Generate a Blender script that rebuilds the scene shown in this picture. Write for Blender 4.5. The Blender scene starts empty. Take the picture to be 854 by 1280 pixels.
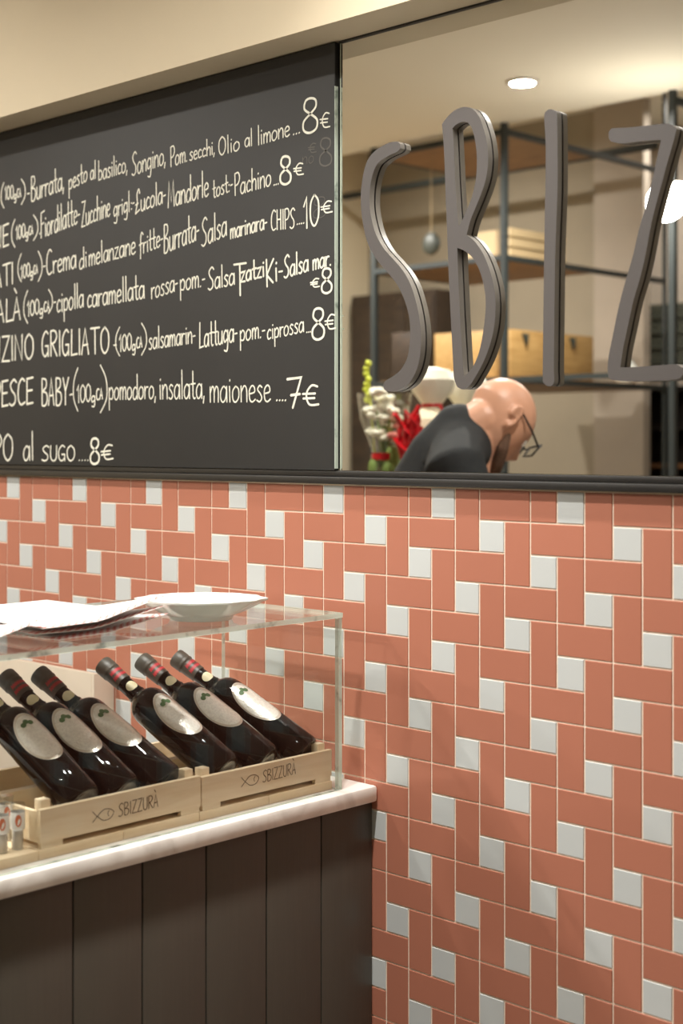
import bpy, bmesh, math, random
from mathutils import Vector, Matrix, Quaternion
random.seed(7)
sc = bpy.context.scene
col = sc.collection
PI = math.pi

# ---------------------------------------------------------------- camera
F_PX, YAW, PCX, PCY = 1801.67, 0.770447535, 427.0, 554.84
CAM = Vector((1.73724, -1.79474, 1.55))
cam_d = bpy.data.cameras.new('camera')
cam = bpy.data.objects.new('camera', cam_d); col.objects.link(cam)
cam.location = CAM
cam.rotation_euler = (PI/2, 0, YAW)
cam_d.sensor_fit = 'VERTICAL'; cam_d.sensor_height = 36.0; cam_d.sensor_width = 24.0
cam_d.lens = F_PX/1280*36
cam_d.shift_y = (PCY-640)/1280
cam_d.dof.use_dof = True
cam_d.dof.focus_distance = 2.46
cam_d.dof.aperture_fstop = 3.5
cam_d.clip_start = 0.05
sc.camera = cam

# ---------------------------------------------------------------- world, exposure
w = bpy.data.worlds.new('room_ambient'); sc.world = w; w.use_nodes = True
w.node_tree.nodes['Background'].inputs[0].default_value = (0.9, 0.85, 0.78, 1)
w.node_tree.nodes['Background'].inputs[1].default_value = 0.25
sc.view_settings.view_transform = 'Standard'; sc.view_settings.look = 'None'
sc.view_settings.exposure = 0.0; sc.view_settings.gamma = 1.0

ZC = 2.9           # ceiling
# ceiling lamps: (x, y, watts, visible ring)
ZC2 = 3.3          # higher ceiling at the rear
# x, y, watts, beam degrees, blend, label
LAMPS = [(0.32, -1.00, 88, 143, 1.0, 'round recessed downlight in the ceiling in front of the dark counter, outside the photo'),
         (-1.25, -1.00, 74, 148, 1.0, 'round recessed downlight in the ceiling above the blackboard, outside the photo'),
         (0.34, -0.42, 26, 80, .5, 'round recessed downlight in the ceiling in front of the glass case, outside the photo'),
         (1.90, -1.10, 14, 150, 1.0, 'round recessed downlight in the ceiling above the camera side, outside the photo'),
         (-1.516, -2.53, 185, 168, .8, 'round recessed downlight reflected at the top of the mirror'),
         (0.30, -2.70, 40, 150, .8, 'added fill downlight in the ceiling behind the camera, nearer the shelving, outside the photo'),  # added lamp for bounce fill, no such fixture seen
         (-3.00, -2.53, 225, 168, .8, 'added fill downlight in the ceiling at the left wall, outside the photo'),  # added to bounce more light onto the mirrored ceiling
         (-3.10, -3.60, 110, 165, .6, 'added fill downlight in the higher rear ceiling above the tall dark cabinet'),  # unseen lamp, added to brighten the left of the rear wall
         (-1.90, -4.70, 60, 165, .6, 'added fill downlight in the higher rear ceiling above the dark bookcase')]  # added to brighten the white wall beyond the pier
LAMP_COL = (1.0, 0.965, 0.91)

# ---------------------------------------------------------------- backprojection (real units from the photo's geometry)
FW = Vector((-math.sin(YAW), math.cos(YAW), 0)); RT = Vector((math.cos(YAW), math.sin(YAW), 0)); UP = Vector((0, 0, 1))
def ray(px, py): return FW + RT*((px-PCX)/F_PX) + UP*((PCY-py)/F_PX)
def bp(px, py, ax, val):
    d = ray(px, py); return CAM + d*((val-CAM[ax])/d[ax])
def vat(px, py, Z):            # a point seen in the mirror at depth Z, returned where it really stands
    p = CAM + ray(px, py)*Z; return Vector((p.x, -p.y, p.z))

# ---------------------------------------------------------------- materials
def newmat(name):
    m = bpy.data.materials.new(name); m.use_nodes = True
    nt = m.node_tree; return m, nt, nt.nodes['Principled BSDF']
def S(c): return tuple(((x/255)/12.92 if x/255 <= 0.04045 else ((x/255+0.055)/1.055)**2.4) for x in c) + (1,)
def simple(name, rgb, rough=0.5, metal=0.0, noise=0.0, nscale=20, bump=0.0, bscale=80, spec=0.5, stretch=None, emit=None, estr=0, coat=0):
    m, nt, b = newmat(name)
    b.inputs['Base Color'].default_value = S(rgb); b.inputs['Roughness'].default_value = rough
    b.inputs['Metallic'].default_value = metal; b.inputs['Specular IOR Level'].default_value = spec
    if coat: b.inputs['Coat Weight'].default_value = coat; b.inputs['Coat Roughness'].default_value = 0.08
    N, L = nt.nodes, nt.links
    if noise or bump:
        tc = N.new('ShaderNodeTexCoord'); mp = N.new('ShaderNodeMapping'); L.new(tc.outputs['Object'], mp.inputs[0])
        if stretch: mp.inputs['Scale'].default_value = stretch
    if noise:
        n = N.new('ShaderNodeTexNoise'); n.inputs['Scale'].default_value = nscale; n.inputs['Detail'].default_value = 6
        L.new(mp.outputs[0], n.inputs[0])
        hs = N.new('ShaderNodeMapRange'); hs.inputs[1].default_value = 0.3; hs.inputs[2].default_value = 0.7
        hs.inputs[3].default_value = 1-noise; hs.inputs[4].default_value = 1+noise
        L.new(n.outputs[0], hs.inputs[0])
        mx = N.new('ShaderNodeVectorMath'); mx.operation = 'SCALE'; mx.inputs[0].default_value = S(rgb)[:3]
        L.new(hs.outputs[0], mx.inputs['Scale']); L.new(mx.outputs[0], b.inputs['Base Color'])
    if bump:
        n2 = N.new('ShaderNodeTexNoise'); n2.inputs['Scale'].default_value = bscale; L.new(mp.outputs[0], n2.inputs[0])
        bu = N.new('ShaderNodeBump'); bu.inputs['Strength'].default_value = bump; bu.inputs['Distance'].default_value = 0.002
        L.new(n2.outputs[0], bu.inputs['Height']); L.new(bu.outputs[0], b.inputs['Normal'])
    if emit:
        b.inputs['Emission Color'].default_value = S(emit); b.inputs['Emission Strength'].default_value = estr
    return m

def tile_mat(name, rgb, var):
    m, nt, b = newmat(name); N, L = nt.nodes, nt.links
    oi = N.new('ShaderNodeObjectInfo'); mr = N.new('ShaderNodeMapRange')
    mr.inputs[3].default_value = 1-var; mr.inputs[4].default_value = 1+var; L.new(oi.outputs['Random'], mr.inputs[0])
    mx = N.new('ShaderNodeVectorMath'); mx.operation = 'SCALE'; mx.inputs[0].default_value = S(rgb)[:3]
    L.new(mr.outputs[0], mx.inputs['Scale']); L.new(mx.outputs[0], b.inputs['Base Color'])
    b.inputs['Roughness'].default_value = 0.42; b.inputs['Specular IOR Level'].default_value = 0.26
    g = N.new('ShaderNodeNewGeometry'); n = N.new('ShaderNodeTexNoise'); n.inputs['Scale'].default_value = 35; L.new(g.outputs['Position'], n.inputs[0])
    bu = N.new('ShaderNodeBump'); bu.inputs['Strength'].default_value = 0.08; bu.inputs['Distance'].default_value = 0.002
    L.new(n.outputs[0], bu.inputs['Height']); L.new(bu.outputs[0], b.inputs['Normal'])
    return m

def glass_mat(name, tint=(1, 1, 1), refl=0.05, rough=0.0):
    m = bpy.data.materials.new(name); m.use_nodes = True; nt = m.node_tree; N, L = nt.nodes, nt.links
    N.clear(); out = N.new('ShaderNodeOutputMaterial'); mix = N.new('ShaderNodeMixShader')
    tr = N.new('ShaderNodeBsdfTransparent'); tr.inputs[0].default_value = (*tint, 1)
    gl = N.new('ShaderNodeBsdfGlossy'); gl.inputs['Roughness'].default_value = rough
    lw = N.new('ShaderNodeLayerWeight'); lw.inputs[0].default_value = 0.5
    pw = N.new('ShaderNodeMath'); pw.operation = 'POWER'; pw.inputs[1].default_value = 5; L.new(lw.outputs['Facing'], pw.inputs[0])
    ma = N.new('ShaderNodeMath'); ma.operation = 'MULTIPLY_ADD'; ma.inputs[1].default_value = 0.9; ma.inputs[2].default_value = refl
    L.new(pw.outputs[0], ma.inputs[0]); L.new(ma.outputs[0], mix.inputs[0]); L.new(tr.outputs[0], mix.inputs[1]); L.new(gl.outputs[0], mix.inputs[2])
    L.new(mix.outputs[0], out.inputs[0]); return m

def glass_edge_mat():
    # polished edge of the float glass: light green streaks seen through the thickness
    m, nt, b = newmat('glass_edge'); N, L = nt.nodes, nt.links
    g = N.new('ShaderNodeNewGeometry'); n = N.new('ShaderNodeTexNoise'); n.inputs['Scale'].default_value = 26; n.inputs['Detail'].default_value = 3
    L.new(g.outputs['Position'], n.inputs[0])
    cr = N.new('ShaderNodeValToRGB'); cr.color_ramp.interpolation = 'EASE'
    cr.color_ramp.elements[0].position = 0.30; cr.color_ramp.elements[0].color = S((110, 128, 118))
    cr.color_ramp.elements[1].position = 0.46; cr.color_ramp.elements[1].color = S((218, 230, 216))
    L.new(n.outputs[0], cr.inputs[0]); L.new(cr.outputs[0], b.inputs['Base Color'])
    b.inputs['Roughness'].default_value = 0.12; b.inputs['Alpha'].default_value = 0.8
    return m

def marble_mat():
    m, nt, b = newmat('marble'); N, L = nt.nodes, nt.links
    g = N.new('ShaderNodeNewGeometry'); n = N.new('ShaderNodeTexNoise'); n.inputs['Scale'].default_value = 9; n.inputs['Detail'].default_value = 8; n.inputs['Distortion'].default_value = 1.5
    L.new(g.outputs['Position'], n.inputs[0]); cr = N.new('ShaderNodeValToRGB')
    cr.color_ramp.elements[0].position = 0.36; cr.color_ramp.elements[0].color = S((226, 222, 215))
    cr.color_ramp.elements[1].position = 0.55; cr.color_ramp.elements[1].color = S((248, 246, 240))
    L.new(n.outputs[0], cr.inputs[0]); L.new(cr.outputs[0], b.inputs['Base Color']); b.inputs['Roughness'].default_value = 0.3
    return m

def wood_mat(name, rgb, dark, scale=(4, 60, 60), rough=0.55):
    m, nt, b = newmat(name); N, L = nt.nodes, nt.links
    g = N.new('ShaderNodeNewGeometry'); mp = N.new('ShaderNodeMapping'); mp.inputs['Scale'].default_value = scale
    L.new(g.outputs['Position'], mp.inputs[0]); n = N.new('ShaderNodeTexNoise'); n.inputs['Scale'].default_value = 1.6; n.inputs['Detail'].default_value = 5
    n.inputs['Distortion'].default_value = 0.6
    L.new(mp.outputs[0], n.inputs[0]); cr = N.new('ShaderNodeValToRGB')
    cr.color_ramp.elements[0].position = 0.3; cr.color_ramp.elements[0].color = S(dark)
    cr.color_ramp.elements[1].position = 0.62; cr.color_ramp.elements[1].color = S(rgb)
    L.new(n.outputs[0], cr.inputs[0]); L.new(cr.outputs[0], b.inputs['Base Color']); b.inputs['Roughness'].default_value = rough
    return m

def placemat_mat():
    # white paper with a red gingham border along the edges (Generated coordinates of the sheet)
    m, nt, b = newmat('gingham_paper'); N, L = nt.nodes, nt.links
    tc = N.new('ShaderNodeUVMap'); sep = N.new('ShaderNodeSeparateXYZ'); L.new(tc.outputs[0], sep.inputs[0])
    def edge(out, wd):
        a = N.new('ShaderNodeMath'); a.operation = 'SUBTRACT'; a.inputs[1].default_value = 0.5; L.new(out, a.inputs[0])
        c = N.new('ShaderNodeMath'); c.operation = 'ABSOLUTE'; L.new(a.outputs[0], c.inputs[0])
        d = N.new('ShaderNodeMath'); d.operation = 'GREATER_THAN'; d.inputs[1].default_value = 0.5-wd; L.new(c.outputs[0], d.inputs[0]); return d
    ex = N.new('ShaderNodeMath'); ex.operation = 'GREATER_THAN'; ex.inputs[1].default_value = .90; L.new(sep.outputs[0], ex.inputs[0])
    ey = N.new('ShaderNodeMath'); ey.operation = 'LESS_THAN'; ey.inputs[1].default_value = .02; L.new(sep.outputs[1], ey.inputs[0])
    mxx = N.new('ShaderNodeMath'); mxx.operation = 'MAXIMUM'; L.new(ex.outputs[0], mxx.inputs[0]); L.new(ey.outputs[0], mxx.inputs[1])
    mp = N.new('ShaderNodeMapping'); mp.inputs['Scale'].default_value = (44, 33, 1); L.new(tc.outputs[0], mp.inputs[0])
    ck = N.new('ShaderNodeTexChecker'); ck.inputs['Scale'].default_value = 1; ck.inputs[1].default_value = S((212, 126, 120)); ck.inputs[2].default_value = S((240, 236, 232))
    L.new(mp.outputs[0], ck.inputs[0])
    mix = N.new('ShaderNodeMix'); mix.data_type = 'RGBA'; L.new(mxx.outputs[0], mix.inputs['Factor']); mix.inputs['A'].default_value = S((240, 238, 236)); L.new(ck.outputs[0], mix.inputs['B'])
    L.new(mix.outputs['Result'], b.inputs['Base Color']); b.inputs['Roughness'].default_value = 0.7
    return m

M = {}
M['tile_red'] = tile_mat('terracotta_glaze', (182, 118, 96), 0.035)
M['tile_white'] = tile_mat('white_glaze', (202, 206, 205), 0.02)
M['grout'] = simple('grout', (250, 232, 212), 0.8, noise=0.05, nscale=60)
M['plaster'] = simple('cream_plaster', (216, 202, 174), 0.75, noise=0.02, nscale=3, bump=0.05)
M['ceiling'] = simple('cream_ceiling_paint', (240, 233, 214), 0.8, noise=0.015, nscale=2)
M['grey_wall'] = simple('taupe_wall_paint', (142, 131, 113), 0.8, noise=0.05, nscale=4)
M['taupe_light'] = simple('taupe_pier_paint', (160, 148, 134), 0.8, noise=0.04, nscale=4)
M['white_wall'] = simple('off_white_wall', (226, 212, 196), 0.7, noise=0.02, nscale=4)
M['floor'] = simple('pale_grey_floor', (104, 98, 90), 0.5, noise=0.1, nscale=5)
M['board'] = simple('blackboard', (45, 44, 42), 0.62, noise=0.08, nscale=6, bump=0.03, bscale=200, stretch=(1, 1, 0.6))
M['board_dark'] = simple('blackboard_top_band', (50, 48, 44), 0.62, noise=0.05, nscale=6)
M['chalk'] = simple('chalk_marker', (232, 230, 214), 0.9, noise=0.12, nscale=120)
M['chalk_old'] = simple('erased_chalk', (92, 89, 84), 0.9)
M['black_metal'] = simple('black_metal', (34, 32, 30), 0.38, noise=0.06, nscale=30)
M['clip_shadow'] = simple('clip_and_shadow_black', (10, 9, 8), 0.6)  # black of the edge clip and of the painted shadow line
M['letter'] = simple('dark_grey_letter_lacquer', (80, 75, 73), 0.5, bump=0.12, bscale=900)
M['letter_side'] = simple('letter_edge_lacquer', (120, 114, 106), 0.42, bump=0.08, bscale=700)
M['counter'] = simple('dark_brown_lacquered_board', (78, 73, 65), 0.42, noise=0.05, nscale=8, stretch=(20, 20, 0.8), bump=0.08, bscale=20)
M['marble'] = marble_mat()
M['crate'] = wood_mat('poplar_crate_wood', (238, 219, 188), (229, 206, 170), (60, 5, 60))
M['plank'] = wood_mat('pale_plank_wood', (238, 217, 184), (228, 204, 166), (60, 5, 60))
M['crate_ink'] = simple('burnt_brand', (92, 66, 42), 0.8)
M['glass'] = glass_mat('clear_pane', (0.985, 0.995, 0.99), 0.018)
M['glass_edge'] = glass_edge_mat()
M['bottle'] = simple('near_black_bottle_glass', (9, 7, 7), 0.05, spec=0.34)
M['capsule'] = simple('matt_grey_capsule', (76, 70, 62), 0.42, noise=0.08, nscale=50)
M['label'] = simple('silver_label_paper', (250, 247, 240), 0.3, metal=0.25, noise=0.10, nscale=260, bump=0.35, bscale=330)
M['label_rim'] = simple('label_rim', (226, 218, 206), 0.3, metal=0.5)
M['leaf_ink'] = simple('green_print', (92, 124, 84), 0.5)
M['red_ink'] = simple('red_print', (176, 46, 52), 0.5)
M['cream_ink'] = simple('cream_sticker', (236, 226, 190), 0.5)
M['porcelain'] = simple('glazed_porcelain', (238, 242, 236), 0.18, coat=0.5)
M['paper'] = placemat_mat()
M['white_paper'] = simple('plain_white_paper', (240, 238, 234), 0.7)
M['panel'] = simple('beige_metal_panel', (214, 200, 182), 0.4, metal=0.1, noise=0.03)
M['clear_plastic'] = glass_mat('clear_plastic', (0.93, 0.93, 0.92), 0.10, 0.08)
M['salt'] = simple('white_contents', (226, 222, 216), 0.6)
M['orange_ink'] = simple('orange_print', (206, 112, 74), 0.5)
M['mirror'] = None
m, nt, b = newmat('mirror_silver'); b.inputs['Base Color'].default_value = (0.93, 0.93, 0.90, 1); b.inputs['Metallic'].default_value = 1; b.inputs['Roughness'].default_value = 0.0
M['mirror'] = m
M['mirror_edge'] = simple('mirror_ground_edge', (196, 204, 184), 0.3)
M['lamp'] = simple('lamp_diffuser', (255, 250, 240), 0.5, emit=(255, 246, 230), estr=6)
M['bulb'] = simple('glowing_globe', (255, 250, 240), 0.5, emit=(255, 248, 236), estr=14)
M['white_metal'] = simple('white_metal', (214, 208, 198), 0.4)
M['skin'] = simple('skin', (208, 156, 128), 0.45, noise=0.03, nscale=30)
M['jacket'] = simple('charcoal_jersey', (20, 23, 25), 0.85, noise=0.10, nscale=14, bump=0.6, bscale=22)
M['trousers'] = simple('dark_trousers', (38, 38, 42), 0.8, noise=0.1)
M['shelf_metal'] = simple('blackened_steel', (36, 42, 42), 0.5)
M['shelf_wood'] = wood_mat('brown_shelf_wood', (150, 116, 78), (118, 88, 56), (5, 30, 30))
M['wine_box'] = wood_mat('pine_wine_box', (180, 144, 90), (160, 124, 72), (30, 5, 40))
M['bookcase_wood'] = wood_mat('very_dark_bookcase_wood', (34, 25, 18), (24, 17, 12), (5, 30, 30))
M['dark_wood'] = wood_mat('dark_brown_wood', (58, 44, 32), (38, 28, 20), (5, 30, 30))
M['mid_wood'] = wood_mat('mid_brown_wood', (134, 92, 56), (96, 64, 38), (5, 30, 30))
M['shutter'] = simple('grey_green_slat', (98, 100, 88), 0.5)
M['cello'] = glass_mat('cellophane', (0.94, 0.97, 0.94), 0.14, 0.12)
M['petal'] = simple('white_petals', (240, 236, 218), 0.7, noise=0.05)
M['petal_pink'] = simple('pink_petals', (226, 140, 130), 0.7)
M['stem'] = simple('fresh_green_stems', (120, 146, 74), 0.6, noise=0.15)
M['lime'] = simple('lime_green_buds', (200, 210, 70), 0.6)
M['ribbon'] = simple('red_ribbon', (200, 24, 34), 0.35)
M['cream_paper'] = simple('cream_wrapping_paper', (232, 220, 190), 0.6, noise=0.05, nscale=30)
M['tan'] = simple('tan_card', (182, 160, 122), 0.6)
M['dark_disc'] = simple('dark_green_disc', (44, 48, 40), 0.5)
M['specs'] = simple('black_acetate', (26, 28, 32), 0.3)
M['lens'] = glass_mat('spectacle_lens', (0.9, 0.93, 0.95), 0.08)

# ---------------------------------------------------------------- helpers
def link(o, parent=None, loc=None):
    col.objects.link(o)
    if parent is not None: o.parent = parent
    if loc is not None: o.location = loc
    return o
def tag(o, label=None, cat=None, group=None, kind=None):
    if label: o['label'] = label
    if cat: o['category'] = cat
    if group: o['group'] = group
    if kind: o['kind'] = kind
    return o
def empty(name, loc=(0, 0, 0), label=None, cat=None, group=None, kind=None):
    o = bpy.data.objects.new(name, None); o.empty_display_size = 0.05; link(o, None, loc)
    return tag(o, label, cat, group, kind)

class MB:
    def __init__(s): s.v = []; s.f = []; s.mi = []; s.sm = []
    def add(s, vs, fs, mi=0, smooth=False):
        k = len(s.v); s.v += [Vector(p) for p in vs]
        for f in fs: s.f.append([i+k for i in f]); s.mi.append(mi); s.sm.append(smooth)
        return s
    def box(s, a, b, mi=0, bev=0.0, only=None):
        x0, y0, z0 = [min(a[i], b[i]) for i in range(3)]; x1, y1, z1 = [max(a[i], b[i]) for i in range(3)]
        if bev:
            bm = bmesh.new(); bmesh.ops.create_cube(bm, size=1)
            for v in bm.verts: v.co = Vector(((x0+x1)/2+v.co.x*(x1-x0), (y0+y1)/2+v.co.y*(y1-y0), (z0+z1)/2+v.co.z*(z1-z0)))
            bmesh.ops.bevel(bm, geom=bm.edges[:], offset=bev, segments=2, affect='EDGES', profile=0.5)
            bm.verts.index_update(); s.add([v.co.copy() for v in bm.verts], [[v.index for v in f.verts] for f in bm.faces], mi, True); bm.free(); return s
        vs = [(x0,y0,z0),(x1,y0,z0),(x1,y1,z0),(x0,y1,z0),(x0,y0,z1),(x1,y0,z1),(x1,y1,z1),(x0,y1,z1)]
        fs = [(0,3,2,1),(4,5,6,7),(0,1,5,4),(1,2,6,5),(2,3,7,6),(3,0,4,7)]
        return s.add(vs, fs, mi)
    def lathe(s, prof, n=32, mat=None, mi=0, close=True):
        mat = mat or Matrix.Identity(4); vs = []; fs = []
        for r, z in prof:
            for k in range(n):
                a = 2*PI*k/n; vs.append(mat @ Vector((r*math.cos(a), r*math.sin(a), z)))
        for i in range(len(prof)-1):
            for k in range(n):
                k2 = (k+1) % n; fs.append((i*n+k, i*n+k2, (i+1)*n+k2, (i+1)*n+k))
        if close:
            fs.append(tuple(range(n))[::-1]); fs.append(tuple((len(prof)-1)*n+k for k in range(n)))
        return s.add(vs, fs, mi, True)
    def tube(s, pts, radii, n=12, mi=0):
        pts = [Vector(p) for p in pts]
        if not hasattr(radii, '__len__'): radii = [radii]*len(pts)
        P = list(pts); R = list(radii)
        d0 = (P[0]-P[1]).normalized(); d1 = (P[-1]-P[-2]).normalized()
        cap0 = [(P[0]+d0*R[0]*math.sin(a), R[0]*math.cos(a)) for a in (1.45, 1.0, 0.5)]
        cap1 = [(P[-1]+d1*R[-1]*math.sin(a), R[-1]*math.cos(a)) for a in (0.5, 1.0, 1.45)]
        seq = cap0 + list(zip(P, R)) + cap1
        vs = []; fs = []; nrm = None; m_ = len(seq)
        for i, (p, r) in enumerate(seq):
            t = (seq[min(i+1, m_-1)][0]-seq[max(i-1, 0)][0]).normalized()
            if nrm is None: nrm = t.orthogonal().normalized()
            nrm = (nrm-t*nrm.dot(t)).normalized(); bn = t.cross(nrm)
            for k in range(n):
                a = 2*PI*k/n; vs.append(p+(nrm*math.cos(a)+bn*math.sin(a))*r)
        for i in range(m_-1):
            for k in range(n):
                k2 = (k+1) % n; fs.append((i*n+k, i*n+k2, (i+1)*n+k2, (i+1)*n+k))
        fs.append(tuple(range(n))[::-1]); fs.append(tuple((m_-1)*n+k for k in range(n)))
        return s.add(vs, fs, mi, True)
    def ball(s, c, r, seg=12, rings=8, mi=0, sc3=(1, 1, 1), rot=None):
        vs = []; fs = []; c = Vector(c); rot = rot or Matrix.Identity(3)
        for i in range(rings+1):
            th = PI*i/rings
            for k in range(seg):
                a = 2*PI*k/seg
                vs.append(c + rot @ Vector((r*sc3[0]*math.sin(th)*math.cos(a), r*sc3[1]*math.sin(th)*math.sin(a), r*sc3[2]*math.cos(th))))
        for i in range(rings):
            for k in range(seg):
                k2 = (k+1) % seg; fs.append((i*seg+k, (i+1)*seg+k, (i+1)*seg+k2, i*seg+k2))
        return s.add(vs, fs, mi, True)
    def build(s, name, mats, parent=None, merge=False, sharp=35):
        me = bpy.data.meshes.new(name); me.from_pydata([tuple(v) for v in s.v], [], s.f)
        if not isinstance(mats, (list, tuple)): mats = [mats]
        for m_ in mats: me.materials.append(m_)
        for p, mi, sm in zip(me.polygons, s.mi, s.sm): p.material_index = mi; p.use_smooth = sm
        bm = bmesh.new(); bm.from_mesh(me)
        bmesh.ops.remove_doubles(bm, verts=bm.verts[:], dist=1e-6)
        bmesh.ops.dissolve_degenerate(bm, dist=1e-7, edges=bm.edges[:])
        bmesh.ops.recalc_face_normals(bm, faces=bm.faces[:])
        for e in bm.edges:
            if len(e.link_faces) == 2 and e.calc_face_angle(0) > math.radians(sharp): e.smooth = False
        bm.to_mesh(me); bm.free()
        o = bpy.data.objects.new(name, me); return link(o, parent)

def box_obj(name, a, b, mat, parent=None, bev=0.0): return MB().box(a, b, 0, bev).build(name, mat, parent)

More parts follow.
